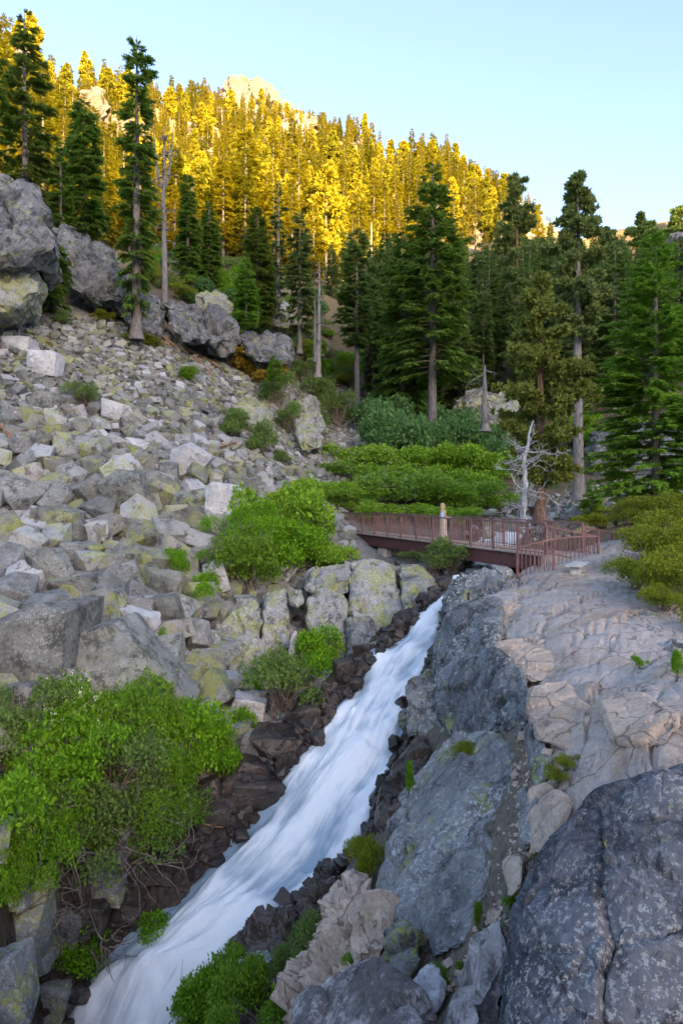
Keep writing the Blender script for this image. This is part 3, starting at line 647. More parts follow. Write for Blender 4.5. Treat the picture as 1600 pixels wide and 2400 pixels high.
M['peakrock'] = granite('mountain_granite', (.13, .11, .09), (.23, .20, .17), dark=(.07, .06, .05), lich=.05, dk=.35, speck=0, crack=0, sps=1.)
for i, (pts_, lb_) in enumerate([
    ([(520,205,470),(545,172,475),(585,180,470),(600,215,455),(590,250,440),(530,245,445)], 'left knob of the rocky peak above the golden trees'),
    ([(590,190,468),(635,205,465),(668,235,455),(682,268,445),(640,285,435),(596,262,440)], 'sunlit right shoulder of the rocky peak'),
    ([(540,250,440),(600,245,438),(640,290,425),(600,320,415),(550,300,420)], 'pale cliff band under the rocky peak'),
    ([(690,262,430),(735,265,428),(752,290,420),(700,300,415)], 'low rock rib on the skyline right of the peak'),
    ([(180,200,235),(230,190,238),(262,240,228),(235,285,220),(185,265,222)], 'pale outcrop among the lit trees at upper left'),
    ([(262,270,215),(320,290,212),(330,340,205),(270,345,204)], 'sunlit rock step left of the spire tree'),
    ([(20,80,195),(60,95,195),(70,160,186),(25,170,185)], 'cream rock face among the trees near the top left corner'),
    ([(470,360,290),(520,370,288),(530,410,280),(480,415,278)], 'small pale outcrop midway up the golden slope'),
    ([(840,430,290),(900,440,288),(905,480,280),(845,478,280)], 'grey rock band midway up the slope right of centre')]):
    crag('rock_outcrop', M['peakrock'], pts_, 25, lb_, 'rock', L=3., bev=1.2, seed=300 + i, fac=4., fs=.07, rough=2.)
for i, (pts_, lb_) in enumerate([
    ([(470,690,70),(520,680,72),(550,715,68),(520,745,64),(475,730,65)], 'low pale ledge on the slope behind the upper bluff'),
    ([(620,720,80),(665,712,82),(690,750,77),(640,765,75)], 'grey ledge between the dark fir and the thin half bare fir')]):
    crag('rock_outcrop', M['column'], pts_, 5, lb_, 'rock', L=.6, bev=.3, seed=320 + i, fac=.8, fs=.3, rough=.3)
# ------------------------------------------------------------------ big single boulders of the talus (pixel box -> set on the ground)
def boulder(name, mat, u, v, wpx, hpx, label, seed, cat='boulder', group=None, tilt=0., sink=.25, pts=None, yaw=None, flat=None, L=None):
    """u,v: middle of the foot of the stone in the photograph"""
    p, d = hit(u, v)
    sx = wpx / FP * d / 2; sz = hpx / FP * d / 2
    r = np.random.default_rng(seed)
    q = stone_pts(r, 4, .24, .9) if pts is None else np.array(pts, float)
    q = q / np.abs(q).max(0)
    q = q * np.array([sx, max(sx, sz) * r.uniform(.7, .95), sz])
    ca, sa = math.cos(tilt), math.sin(tilt)
    q = np.stack([q[:, 0] * ca - q[:, 2] * sa, q[:, 1], q[:, 0] * sa + q[:, 2] * ca], 1)
    L = L or max(.10, sx * .22)
    Vv, Ff = rock_np([Vector(a) for a in q], L, .015 * sx + .01, .015 * sx, .035 * sx, 1.1 / max(sx, .4), seed)
    o = link(name, npmesh(name, Vv, Ff, False), mat, loc=(p.x, p.y + sx * .4, p.z + sz * (1 - sink)))
    return tag(o, label, cat, group)
wedge = [(-1,-.8,.75),(-1,.8,.6),(-.75,-1,-.1),(-.3,-.8,1),(-.2,.8,1),(.3,-.9,.45),(1,-.6,-.75),(.95,.8,-.6),(.2,-1,-.9),(-.6,-1,-.5),(-.8,.8,-.7),(.3,.9,-1)]
BG = [('boulder',70,1612,300,230,'big flat topped boulder with a cream and black crust at the left edge',101,None,.1,None),
      ('boulder',310,1668,285,235,'great wedge boulder with a long sloping crest in the middle of the left bank',102,None,0,wedge),
      ('boulder',215,1500,170,130,'lichen edged boulder propped behind the great wedge boulder',103,None,.3,None),
      ('pale',315,1505,130,85,'clean pale slab lying above the great wedge boulder',104,None,-.35,None),
      ('boulder',385,1480,105,115,'boulder with a bright yellow lichen patch beside the pale log',105,None,.2,None),
      ('boulder',110,1265,150,90,'yellow topped angular boulder at the left of the coarse boulders',106,None,-.1,None),
      ('boulder',105,1375,130,110,'grey speckled block above the big flat topped boulder',107,None,.1,None),
      ('boulder',175,1330,85,70,'dark edged cube of rock under the yellow topped boulder',108,None,0,None),
      ('boulder',435,1270,110,90,'yellow green angular boulder near the bushes in the middle of the scree',109,None,.3,None),
      ('boulder',285,1200,130,120,'tall rugged lichened boulder among the coarse boulders',110,None,.2,None),
      ('boulder',50,1180,120,60,'low yellow green slab near the left edge of the scree',111,None,0,None),
      ('boulder',190,1085,150,90,'dark brown split boulder upper left in the coarse scree',112,None,-.1,None),
      ('boulder',120,1045,80,75,'nearly black rounded boulder left of the dark split boulder',113,None,.1,None),
      ('pale',445,1120,110,85,'clean white triangular slab standing in the scree',114,None,-.5,None),
      ('boulder',395,1150,60,80,'upright brown block just left of the white triangular slab',115,None,.1,None),
      ('boulder',345,1110,80,60,'grey brown boulder with a pinkish end above the upright brown block',116,None,0,None),
      ('pale',530,1235,130,120,'cracked whitish slab pile at the foot of the scree',117,None,-.4,None),
      ('pale',650,1225,110,60,'wide pale slab in front of the stony path',118,None,-.1,None),
      ('boulder',650,1175,90,45,'flat grey boulder at the bottom of the stony path',119,None,.1,None),
      ('pale',95,880,90,75,'white angular block in the fine scree under the left cliff',120,None,-.2,None),
      ('pale',40,825,90,45,'smooth white slab under the left cliff edge',121,None,-.1,None),
      ('pale',265,985,80,55,'pale blue grey slab in the middle of the fine scree',122,None,-.3,None),
      ('boulder',100,965,90,55,'low brownish boulder left of the pale blue grey slab',123,None,0,None),
      ('pale',320,1060,70,40,'small white slab below the pale blue grey slab',124,None,-.2,None),
      ('boulder',490,1200,120,70,'green lichened slab left of the cracked whitish pile',125,None,-.2,None),
      ('boulder',175,1410,150,80,'grey boulder between the cube and the great wedge boulder',126,None,.2,None),
      ('pale',180,1600,200,60,'layered pale slab in front of the left foot of the great wedge boulder',127,None,.1,None),
      ('boulder',240,1640,120,90,'smooth grey green boulder above the flowering bush',128,None,0,None),
      ('boulder',40,1700,130,110,'pinkish grey boulder low at the left edge above the bush',129,None,.1,None),
      ('boulder',275,1360,110,70,'grey green tabular block right of the speckled block',130,None,.2,None),
      ('boulder',230,1270,60,60,'stone with one rusty orange side in the coarse boulders',131,None,.0,None),
      ('pale',505,1390,60,90,'pale block beside the bushes left of the rock columns',132,None,.3,None),
      ('boulder',340,1450,90,60,'lichened slab above the clean pale slab',133,None,-.2,None),
      ('slab',560,1750,70,60,'grey stone beside the bush over the left bank',134,None,.2,None),
      ('pale',575,1690,90,60,'pale wet-footed block above the rapids on the left bank',135,None,-.2,None),
      ('slab',590,1790,90,90,'grey block standing in the spray on the left bank',136,None,-.3,None),
      ('slab',180,1960,90,160,'upright blue grey boulder among the tangled roots',137,None,.1,None),
      ]
for mt, u, v, wp, hp, lb, sd_, g_, tl, pt in BG:
    boulder('boulder', M[mt], u, v, wp, hp, lb, sd_, tilt=tl, pts=pt)
M['rustrock'] = granite('rust_stained_granite', (.30, .15, .08), (.40, .24, .15), lich=.2, dk=.2, speck=.1, crack=.2)
boulder('boulder', M['rustrock'], 243, 1262, 34, 50, 'small rust orange upright stone among the coarse grey boulders', 140, tilt=.1)
# wet boulders along the left edge of the water
WETB = [(250,2110,120,130,'slab','brown wet boulder above the dark left bank',150),(205,2190,110,90,'wet','black wet boulder in the lower left bank',151),(75,2290,90,110,'slab','blocky grey brown boulder at lower left',152),
        (25,2390,110,160,'slab','brown boulder in the bottom left corner',153),(115,2420,120,110,'column','grey green round boulder at the bottom edge left of the rapids',154),(150,2240,90,100,'slab','ruddy boulder between the black and the blocky ones',155),
        (600,1900,150,70,'wet','long reddish wet slab on the left edge of the rapids',156),(660,1770,160,60,'wet','dripping brown ledge beside the upper rapids',157),(745,1770,50,60,'wet','small red wet rock at the water edge',158),
        (500,1945,90,60,'wet','grey wet rock above the left waterline',159),(395,2035,90,60,'wet','brown wet rock touching the middle rapids',160),(440,2000,60,50,'wet','shiny black stone behind the middle rapids',161),
        (300,2180,90,70,'wet','speckled wet boulder at the lower waterline',162),(30,2130,110,90,'slab','grey stone below the leafy bush at the left edge',163),(190,2370,90,60,'wet','dark red stone in the shallow lower left',164),
        (330,2080,110,90,'wet','wet dark boulder under the root tangle',165),(560,1870,80,60,'wet','dark angular stone left of the long reddish slab',166),(480,1880,80,60,'wet','stone in the shadow under the bush',167),
        (410,1900,90,70,'wet','black stone under the overhanging bush',168),(600,1830,120,50,'wet','rusty ledge above the long reddish slab',169),(805,1600,60,70,'wet','wet stone at the foot of the lichened column',170),
        (850,1545,50,40,'wet','wet knob near the top of the rapids',171),(720,1700,70,50,'wet','wet ledge under the leaning bush',172),(930,1935,40,50,'wet','black stone at the right waterline',173)]
for u, v, wp, hp, mt, lb, sd_ in WETB: boulder('wet_boulder', M[mt], u, v, wp, hp, lb, sd_, tilt=(sd_ % 7 - 3) * .12, L=.09)

def name_by_landmark(items, marks, noun, group, nearw=lambda o: ''):
    """items: (object, u, v, size, adjective); label each by the nearest landmark, the side it lies on and its order there"""
    buckets = {}
    for it in items:
        o, u, v, sz_, adj = it
        m = min(marks, key=lambda k_: (k_[1] - u) ** 2 + ((k_[2] - v) * 1.3) ** 2); dx, dy = u - m[1], v - m[2]
        side = ('right of' if dx > 0 else 'left of') if abs(dx) > abs(dy) else ('below' if dy > 0 else 'above')
        buckets.setdefault((adj, side, m[0]), []).append(it)
    ords = ['leftmost', 'second from left', 'third from left', 'fourth from left', 'fifth from left', 'sixth from left', 'seventh from left', 'eighth from left', 'ninth from left', 'tenth from left', 'eleventh from left', 'twelfth from left', 'thirteenth from left', 'fourteenth from left', 'fifteenth from left']
    for (adj, side, m), l_ in buckets.items():
        l_.sort(key=lambda it: it[1])
        for n_, it in enumerate(l_):
            lb = f'{adj} {noun} {side} {m}'
            if len(l_) == 2: lb += ', ' + ('left one', 'right one')[n_]
            elif len(l_) > 2: lb += ', ' + ('rightmost' if n_ == len(l_) - 1 else ords[min(n_, 14)])
            tag(it[0], lb, 'boulder' if noun == 'boulder' else 'tree', group)
# ------------------------------------------------------------------ scree: library of stones, 300 largest as things, the rest joined
def stone_mesh(name, seed, detail):
    r = np.random.default_rng(seed); q = stone_pts(r, 3 if detail else 1, .3, .8)
    if detail:
        Vv, Ff = rock_np([Vector(a) for a in q], .42, .02, .012, .035, 1.1, seed)
    else:
        bm = hull_bm([Vector(a) for a in q]); bmesh.ops.triangulate(bm, faces=bm.faces); bm.verts.index_update(); Vv, _, Ff = bm_np(bm); bm.free()
    return Vv, Ff
BIGN = [stone_mesh('b', 200 + i, True) for i in range(10)]
BIG = [npmesh('talus_boulder', *stone_mesh('b', 200 + i, True)) for i in range(22)]
SML = [stone_mesh('s', 300 + i, False) for i in range(16)]
for me in BIG: me.materials.append(M['talus'])
WETM = [npmesh('wet_rock', *BIGN[i]) for i in range(5)]
for me in WETM: me.materials.append(M['wet'])
def in_poly(px, py, poly):
    c = np.zeros(len(px), bool); p = np.array(poly)
    for (x1, y1), (x2, y2) in zip(p, np.roll(p, -1, 0)):
        with np.errstate(divide='ignore', invalid='ignore'):
            c ^= ((y1 > py) != (y2 > py)) & (px < (x2 - x1) * (py - y1) / (y2 - y1) + x1)
    return c
def water_d(x, y):
    dd = np.sqrt((x[:, None] - clr[None, ::2, 0]) ** 2 + (y[:, None] - clr[None, ::2, 1]) ** 2); m = dd.argmin(1)
    return dd[np.arange(len(x)), m] - clr[::2, 3][m]
def slope_n(x, y, e=.6):
    dx = (gz(x + e, y) - gz(x - e, y)) / (2 * e); dy = (gz(x, y + e) - gz(x, y - e)) / (2 * e); return dx, dy
TAL = XY((-150,12.5),(150,15.5),(420,18.2),(540,20.5),(700,24.5),(850,27.5),(830,36),(790,46),(835,54),(850,80),(805,84),(745,74),(640,66),(560,62),(450,60),(330,56),(200,52),(0,47),(-150,44))
tp = np.array(TAL)
def scatter(n, poly):
    p = np.array(poly); lo, hi = p.min(0), p.max(0); out = []
    x = rng.uniform(lo[0], hi[0], n * 4); y = rng.uniform(lo[1], hi[1], n * 4); m = in_poly(x, y, poly); return x[m][:n], y[m][:n]
x, y = scatter(26000, TAL)
# coarse stones low on the slope, finer above and towards the path
z = gz(x, y); uu = 800 + FP * x / y; vv = VH - z / y * FP
coarse = sstep(900, 1180, vv) * sstep(640, 380, uu) 
med_sz = .19 + .24 * coarse + .07 * sstep(1050, 1300, vv)
sz = med_sz * np.exp(rng.normal(0, .55, len(x)))
sz = np.minimum(sz, .48 + .5 * coarse)
gapw = water_d(x, y); keep = gapw > .25
x, y, z, sz, uu, vv = (a[keep] for a in (x, y, z, sz, uu, vv))
# drop small stones that would lie under large ones
order = np.argsort(-sz); x, y, z, sz, uu, vv = (a[order] for a in (x, y, z, sz, uu, vv))
cell = {}; ok = np.ones(len(x), bool)
for i in range(len(x)):
    k0 = (int(x[i] // 1.), int(y[i] // 1.)); bad = False
    for a in (-1, 0, 1):
        for b in (-1, 0, 1):
            for (xx, yy, s_) in cell.get((k0[0] + a, k0[1] + b), ()):
                if (xx - x[i]) ** 2 + (yy - y[i]) ** 2 < (.62 * (s_ + sz[i])) ** 2 * (.55 if sz[i] < .25 else .8): bad = True; break
            if bad: break
        if bad: break
    if bad: ok[i] = False
    else: cell.setdefault(k0, []).append((x[i], y[i], sz[i]))
x, y, z, sz, uu, vv = (a[ok] for a in (x, y, z, sz, uu, vv))
vis = (uu > -60) & (uu < 1000)
dxs, dys = slope_n(x, y)
def stone_rot(i):
    n_ = Vector((-dxs[i] * .8, -dys[i] * .8, 1)).normalized()
    q_ = n_.to_track_quat('Z', 'Y'); e = Euler((rng.normal(0, .35), rng.normal(0, .35), rng.uniform(0, 6.28)))
    return q_.to_matrix() @ e.to_matrix()
show = np.argsort(-(sz / y) * ((uu > -20) & (uu < 900)))
bigset = set(show[:255].tolist())
def zone_words(u, v):
    a = 'fine scree below the cliffs' if v < 900 else 'upper scree' if v < 1030 else 'middle of the boulder slope' if v < 1200 else 'lower boulder slope' if v < 1400 else 'foot of the boulder slope' if v < 1560 else 'lowest stones above the bushes'
    b = 'at the left edge' if u < 110 else 'left of centre' if u < 260 else 'midway across' if u < 420 else 'towards the bushes' if u < 620 else 'beside the stony path'
    return a, b
BLAB = []
BMARK = [('the great wedge boulder', 310, 1540), ('the big flat topped boulder', 70, 1480), ('the grey speckled block', 105, 1320), ('the yellow topped boulder', 110, 1210), ('the low yellow green slab', 50, 1150), ('the dark split boulder', 190, 1040),
    ('the upright brown block', 395, 1110), ('the white triangular slab', 445, 1070), ('the cracked whitish slabs', 530, 1180), ('the wide pale slab', 650, 1195), ('the pale blue grey slab', 265, 955), ('the white angular block', 95, 845), ('the rusty orange stone', 243, 1240),
    ('the leafy bush among the boulders', 430, 1320), ('the pale standing log', 410, 1500), ('the low scree bushes', 560, 1020), ('the yellow lichened column', 560, 1500), ('the tabular block', 275, 1325), ('the stony path', 740, 1080), ('the lower thicket of bushes', 240, 1640), ('the rusty bushes', 560, 860), ('the spire tree', 320, 800)]
for i in range(len(x)):
    if i not in bigset: continue
    m3 = stone_rot(i); vi = int(rng.integers(len(BIG)))
    o = bpy.data.objects.new('talus_boulder', BIG[vi]); C.objects.link(o)
    o.location = (x[i], y[i], z[i] + sz[i] * .28); o.rotation_euler = m3.to_euler(); o.scale = (sz[i] * 1.12,) * 3
    dm = BIG[vi].vertices; zs = max(v_.co.z for v_ in dm) - min(v_.co.z for v_ in dm)
    px = sz[i] * 2 / y[i] * FP
    BLAB.append((o, uu[i], vv[i], px, ('large' if px > 80 else 'middling' if px > 58 else 'small') + (' flat' if zs < 1.1 else ' blocky')))
name_by_landmark(BLAB, BMARK, 'boulder', 'boulders on the talus slope')
Vs, Fs, off = [], [], 0
for i in range(len(x)):
    if i in bigset: continue
    Vv, Ff = SML[int(rng.integers(len(SML)))]
    m3 = np.array(stone_rot(i)) * sz[i] * 1.12
    Vs.append(Vv @ m3.T + np.array([x[i], y[i], z[i] + sz[i] * .22])); Fs.append(Ff + off); off += len(Vv)
tag(link('scree', npmesh('scree', np.concatenate(Vs), np.concatenate(Fs)), M['talus']), 'loose broken grey and lichened stones covering the slope between the boulders', 'scree', kind='stuff')
print('scree stones', len(x))
# wet rubble along the waterline
Vs, Fs, off = [], [], 0
k = 0
for (A_, sgn) in ((WB[:, :3], 1), (WB[:, 3:], -1)):
    A2 = resample(A_, 900)
    nn_ = 2600 if sgn == 1 else 900
    for _ in range(nn_):
        j = int(rng.integers(150, 899)); pnt = A2[j]; c_ = (WS[int(j / 900 * ns_), :3] + WS[int(j / 900 * ns_), 3:]) / 2
        o_ = pnt[:2] - c_[:2]; o_ /= np.linalg.norm(o_) + 1e-6
        t_ = abs(rng.normal(0, 1)) * ((1.1 if j > 430 else .35) if sgn == 1 else .4) - .10
        px_, py_ = pnt[0] + o_[0] * t_, pnt[1] + o_[1] * t_
        s_ = .085 * math.exp(rng.normal(.1, .75)) + (.03 if t_ > .2 else 0)
        s_ = min(s_, .30); Vv, Ff = BIGN[int(rng.integers(10))] if s_ > .10 else SML[int(rng.integers(len(SML)))]
        e = np.array(Euler((rng.normal(0, .6), rng.normal(0, .6), rng.uniform(0, 6.28))).to_matrix()) * s_
        Vs.append(Vv @ e.T + np.array([px_, py_, gz1(px_, py_) + s_ * .3])); Fs.append(Ff + off); off += len(Vv)
tag(link('wet_rubble', npmesh('wet_rubble', np.concatenate(Vs), np.concatenate(Fs)), M['wet']), 'dark wet rubble lining both edges of the rapids', 'rubble', kind='stuff')
# wet rocks breaking the surface at the edges of the rapids
WL_ = []
for i in range(46):
    j = int(rng.integers(150, 600)); sg = rng.random() < .6; f_ = rng.uniform(.0, .10) if sg else rng.uniform(.90, 1.0); a_ = WS[j, :3] * (1 - f_) + WS[j, 3:] * f_
    o = bpy.data.objects.new('wet_rock', WETM[i % 5]); C.objects.link(o); s_ = rng.uniform(.14, .34)
    o.location = (a_[0], a_[1], a_[2] + s_ * .02); o.rotation_euler = (rng.normal(0, .5), rng.normal(0, .5), rng.uniform(0, 6.28)); o.scale = (s_, s_, s_ * .9)
    tag(o, f'wet black rock at the {"left" if sg else "right"} edge of {"upper" if j < 290 else "middle" if j < 440 else "lower"} rapids', 'rock', 'wet rocks at the edges of the rapids')
# small stones and grit in the gully right of the slab
Vs, Fs, off = [], [], 0
GP = P3([(1262,1640,12.),(1250,1760,10.6),(1250,1850,9.4),(1235,1950,8.7),(1190,2080,8.2),(1150,2200,7.5),(1040,2330,7.8),(960,2400,7.8)])
GP = resample(GP, 200)
for _ in range(900):
    p_ = GP[int(rng.integers(200))]; px_ = p_[0] + rng.normal(0, .16); py_ = p_[1] + rng.normal(0, .2); s_ = .022 * math.exp(rng.normal(0, .7)); Vv, Ff = SML[int(rng.integers(len(SML)))]
    e = np.array(Euler((rng.normal(0, .6), rng.normal(0, .6), rng.uniform(0, 6.28))).to_matrix()) * s_
    Vs.append(Vv @ e.T + np.array([px_, py_, gz1(px_, py_) + s_ * .3])); Fs.append(Ff + off); off += len(Vv)
tag(link('gully_gravel', npmesh('gully_gravel', np.concatenate(Vs), np.concatenate(Fs)), M['tan']), 'small loose tan stones lying in the soil gully', 'gravel', kind='stuff')
# stones under the trees behind the bridge and in the creek bed
Vs, Fs, off = [], [], 0
for _ in range(2200):
    u_ = rng.uniform(1130, 1600); d_ = rng.uniform(30, 50); xx = (u_ - 800) / FP * d_
    s_ = .16 * math.exp(rng.normal(0, .5)); Vv, Ff = SML[int(rng.integers(len(SML)))]
    e = np.array(Euler((rng.normal(0, .4), rng.normal(0, .4), rng.uniform(0, 6.28))).to_matrix()) * s_
    Vs.append(Vv @ e.T + np.array([xx, d_, gz1(xx, d_) + s_ * .3])); Fs.append(Ff + off); off += len(Vv)
for _ in range(420):
    j = int(rng.integers(0, 62)); c_ = clr[j]; xx = c_[0] + rng.normal(0, c_[3] * .75); yy = c_[1] + rng.normal(0, .5)
    s_ = min(.55, .17 * math.exp(rng.normal(0, .6))); Vv, Ff = BIGN[int(rng.integers(10))]
    e = np.array(Euler((rng.normal(0, .4), rng.normal(0, .4), rng.uniform(0, 6.28))).to_matrix()) * s_
    Vs.append(Vv @ e.T + np.array([xx, yy, c_[2] - .05 + s_ * .25])); Fs.append(Ff + off); off += len(Vv)
tag(link('creek_stones', npmesh('creek_stones', np.concatenate(Vs), np.concatenate(Fs)), M['talus']), 'pale stones scattered along the creek behind the bridge', 'stones', kind='stuff')

# ------------------------------------------------------------------ footbridge
def plain(name, col, rough=.6, bump=0, var=.0, metal=0):
    m, t = new_mat(name); k = N(t); pos = k.pos()
    n_ = k.noise(pos, 5, 5, .7); c = k.mix(k.ramp(n_, .3, .7), tuple(a * .75 for a in col), tuple(min(1, a * 1.2) for a in col))
    p = k.bsdf(c, rough, k.bump(k.noise(pos, 30, 3), .3, .01)); p.inputs['Metallic'].default_value = metal; k.out(p.outputs[0]); return m
M['steel'] = plain('maroon_weathering_steel', (.12, .05, .05), .55)
M['rail'] = plain('brown_steel_rail', (.22, .12, .11), .5)
M['deck'] = plain('deck_planks', (.38, .31, .26), .85)
M['concrete'] = plain('pier_concrete', (.50, .45, .38), .9)
M['benchw'] = plain('pale_bench_boards', (.45, .47, .47), .7)
def bar(name, a, b, w_, h_, mat, parent, mesh_only=False):
    """box from a to b, width across and height"""
    a, b = Vector(a), Vector(b); d = b - a; L = d.length; y_ = d.normalized()
    up = Vector((0, 0, 1)) if abs(y_.z) < .95 else Vector((0, 1, 0))
    x_ = y_.cross(up).normalized(); z_ = x_.cross(y_)
    bm = bmesh.new(); bmesh.ops.create_cube(bm, size=1)
    bmesh.ops.scale(bm, vec=(w_, L, h_), verts=bm.verts)
    bmesh.ops.bevel(bm, geom=bm.edges, offset=min(w_, h_) * .12, segments=1, affect='EDGES')
    me = bpy.data.meshes.new(name); bm.to_mesh(me); bm.free()
    o = link(name, me, mat, parent)
    mt = Matrix((x_, y_, z_)).transposed().to_4x4(); mt.translation = (a + b) / 2
    o.matrix_local = (parent.matrix_world.inverted() @ mt) if parent and False else mt
    return o
def prect(name, w_, d_, h_, mat):
    bm = bmesh.new(); bmesh.ops.create_cube(bm, size=1); bmesh.ops.scale(bm, vec=(w_, d_, h_), verts=bm.verts)
    bmesh.ops.translate(bm, vec=(0, 0, h_ / 2), verts=bm.verts)
    me = bpy.data.meshes.new(name); bm.to_mesh(me); bm.free(); me.materials.append(mat); return me
post_me = prect('post', .065, .065, 1.10, M['rail']); bal_me = prect('baluster', .019, .019, .90, M['rail'])
bn, bf = Vector((7.0, 23.4, 0)), Vector((0, 40.2, 0)); ax = (bf - bn).normalized(); sd3 = Vector((-ax.y, ax.x, 0)) * -1
LEN = (bf - bn).length; WD = 1.55; ZD = -1.96
br = empty('footbridge', (0, 0, 0))
tag(br, 'brown steel footbridge with barred railings crossing above the fall', 'bridge')
def bp(t, s_, z_): return bn + ax * t + sd3 * s_ + Vector((0, 0, z_))
for s_ in (0.02, WD - .02):
    g = empty('girder'); g.parent = br; bpy.data.objects.remove(g)
    for nm, zz, w_, h_ in (('girder', ZD - .37, .025, .46),):
        go = bar('girder', bp(.1, s_ + .06, zz), bp(LEN - .1, s_ + .06, zz), w_, h_, M['steel'], br)
    f1_ = bar('flange', bp(.1, s_ + .06, ZD - .125), bp(LEN - .1, s_ + .06, ZD - .125), .17, .024, M['steel'], br)
    f2_ = bar('flange', bp(.1, s_ + .06, ZD - .615), bp(LEN - .1, s_ + .06, ZD - .615), .17, .024, M['steel'], br)
# deck of planks laid across
pl_me = None
npl = int(LEN / .30)
for i in range(npl):
    t_ = (i + .5) * LEN / npl
    if pl_me is None:
        o = bar('deck_plank', bp(t_, -.06, ZD - .05), bp(t_, WD + .06, ZD - .05), LEN / npl - .012, .07, M['deck'], br); pl_me = o
    else:
        o = pl_me.copy(); C.objects.link(o); o.parent = br; o.location = (pl_me.location + ax * (t_ - .5 * LEN / npl)) + Vector((0, 0, random.uniform(-.004, .004)))
for i in range(9):
    t_ = .6 + i * (LEN - 1.2) / 8
    bar('cross_beam', bp(t_, .1, ZD - .3), bp(t_, WD - .1, ZD - .3), .08, .18, M['steel'], br)
def railing(parent, A_, B_, h=1.07, post_every=1.5, bal=.155, posts='both', za=None, curve=0., name='railing'):
    r_ = empty(name, A_); r_.parent = parent; A_, B_ = Vector(A_), Vector(B_); D = B_ - A_; L_ = Vector((D.x, D.y)).length; yaw = math.atan2(D.y, D.x)
    npz = max(1, round(L_ / post_every))
    for i in range(npz + 1):
        o = bpy.data.objects.new('post', post_me); C.objects.link(o); o.parent = r_; o.location = D * (i / npz); o.rotation_euler.z = yaw; o.scale.z = h / 1.10
    nb = int(L_ / bal)
    for i in range(1, nb):
        f = i / nb
        if min(abs(f - j / npz) for j in range(npz + 1)) * L_ < .045: continue
        o = bpy.data.objects.new('baluster', bal_me); C.objects.link(o); o.parent = r_; o.location = D * f + Vector((0, 0, .11 + 4 * curve * f * (1 - f) * 0)); o.rotation_euler.z = yaw
        o.scale.z = (h - .13 + 4 * curve * f * (1 - f)) / .90
    seg = 1 if not curve else 10
    for i in range(seg):
        f, g_ = i / seg, (i + 1) / seg
        bar('top_rail', D * f + Vector((0, 0, h + 4 * curve * f * (1 - f))), D * g_ + Vector((0, 0, h + 4 * curve * g_ * (1 - g_))), .055, .05, M['rail'], r_)
    bar('bottom_rail', D * 0 + Vector((0, 0, .10)), D + Vector((0, 0, .10)), .04, .035, M['rail'], r_)
    return r_
railing(br, bp(0, -.03, ZD - .06), bp(LEN, -.03, ZD - .06), 1.12)
railing(br, bp(0, WD + .03, ZD - .06), bp(LEN, WD + .03, ZD - .06), 1.12)
# concrete pier under the far third, abutments at both ends
tp_ = .73 * LEN
pc = bp(tp_, WD / 2, 0); yaw_b = math.atan2(ax.y, ax.x)
for k_, (tt_, ln, zb_, ss_) in enumerate(((tp_ - .25, .62, -3.6, (0.05, .55)), (tp_ - .25, .62, -3.6, (.95, 1.5)))):
    bar('pier', bp(tt_, ss_[0], (zb_ + ZD - .63) / 2), bp(tt_, ss_[1], (zb_ + ZD - .63) / 2), .95, (ZD - .63 - zb_), M['concrete'], br)
bar('pier', bp(tp_ - .25, .56, (-3.6 + ZD - .63) / 2), bp(tp_ - .25, .94, (-3.6 + ZD - .63) / 2), .7, (ZD - .66 + 3.6), M['concrete'], br)
bar('abutment', bp(-.05, -.1, ZD - .62), bp(-.05, WD + .1, ZD - .62), .5, 1.1, M['concrete'], br)
bar('abutment', bp(LEN - .1, -.1, ZD - .7), bp(LEN - .1, WD + .1, ZD - .7), .6, 1.3, M['concrete'], br)
# approach: paved landing
def slabpath(name, pts, z0, z1, mat):
    n_ = len(pts); bm = bmesh.new(); top = [bm.verts.new(p) for p in pts]; bot = [bm.verts.new(Vector(p) - Vector((0, 0, .5))) for p in pts]
    bm.faces.new(top); bm.faces.new(bot[::-1])
    for i in range(n_): bm.faces.new((top[i], bot[i], bot[(i + 1) % n_], top[(i + 1) % n_]))
    bmesh.ops.recalc_face_normals(bm, faces=bm.faces); me = bpy.data.meshes.new(name); bm.to_mesh(me); bm.free(); return tag(link(name, me, mat), kind='structure')
M['path'] = plain('dusty_path', (.40, .34, .29), .9)
slabpath('path', [(6.9,23.2,ZD-.03),(8.7,22.6,ZD-.33),(9.4,22.,-2.42),(11.6,24.2,-2.45),(10.9,26.2,-2.4),(8.6,24.1,ZD-.03)], 0, 0, M['path'])
def fence(label, spans):
    f = empty('guard_railing', (0, 0, 0)); tag(f, label, 'railing')
    for (A_, B_, h, cv) in spans: railing(f, A_, B_, h, 1.2 if not cv else 3.1, .15, curve=cv, name='rail_panel')
    return f
pA = Vector((7.0, 23.3, -2.0)); pB = Vector((8.65, 23.0, -2.34))
fence('sloping barred railing on the near side of the bridge approach', [(pA, pB, 1.0, 0)])
fence('sloping barred railing along the far side of the bridge approach', [(Vector((8.55, 24.1, -2.0)), Vector((10.85, 26.2, -2.46)), .95, 0)])
P1, P2, P3_ = P(1212, 1358, 22), P(1296, 1369, 21), P(1401, 1328, 22.9)
fence('brown guard railing with a bowed top rail standing on the tan rock by the bench', [(P1, P2, 1.05, 0), (P1, P3_, 1.0, .13)])
# ------------------------------------------------------------------ bench
bx, by = 6.95, 20.1; bz = gz1(bx, by)
bn_ = empty('park_bench', (bx, by, -2.42), R(62)); tag(bn_, 'small pale grey backless bench on the tan rock inside the railing', 'bench')
for i in range(3):
    s = prect('seat_slat', 1.35, .135, .05, M['benchw']); o = link('seat_slat', s, None, bn_, loc=(0, (i - 1) * .15, .42))
for sx in (-.38, .38):
    s = prect('leg', .10, .30, .62, M['benchw']); link('leg', s, None, bn_, loc=(sx, 0, -.2))

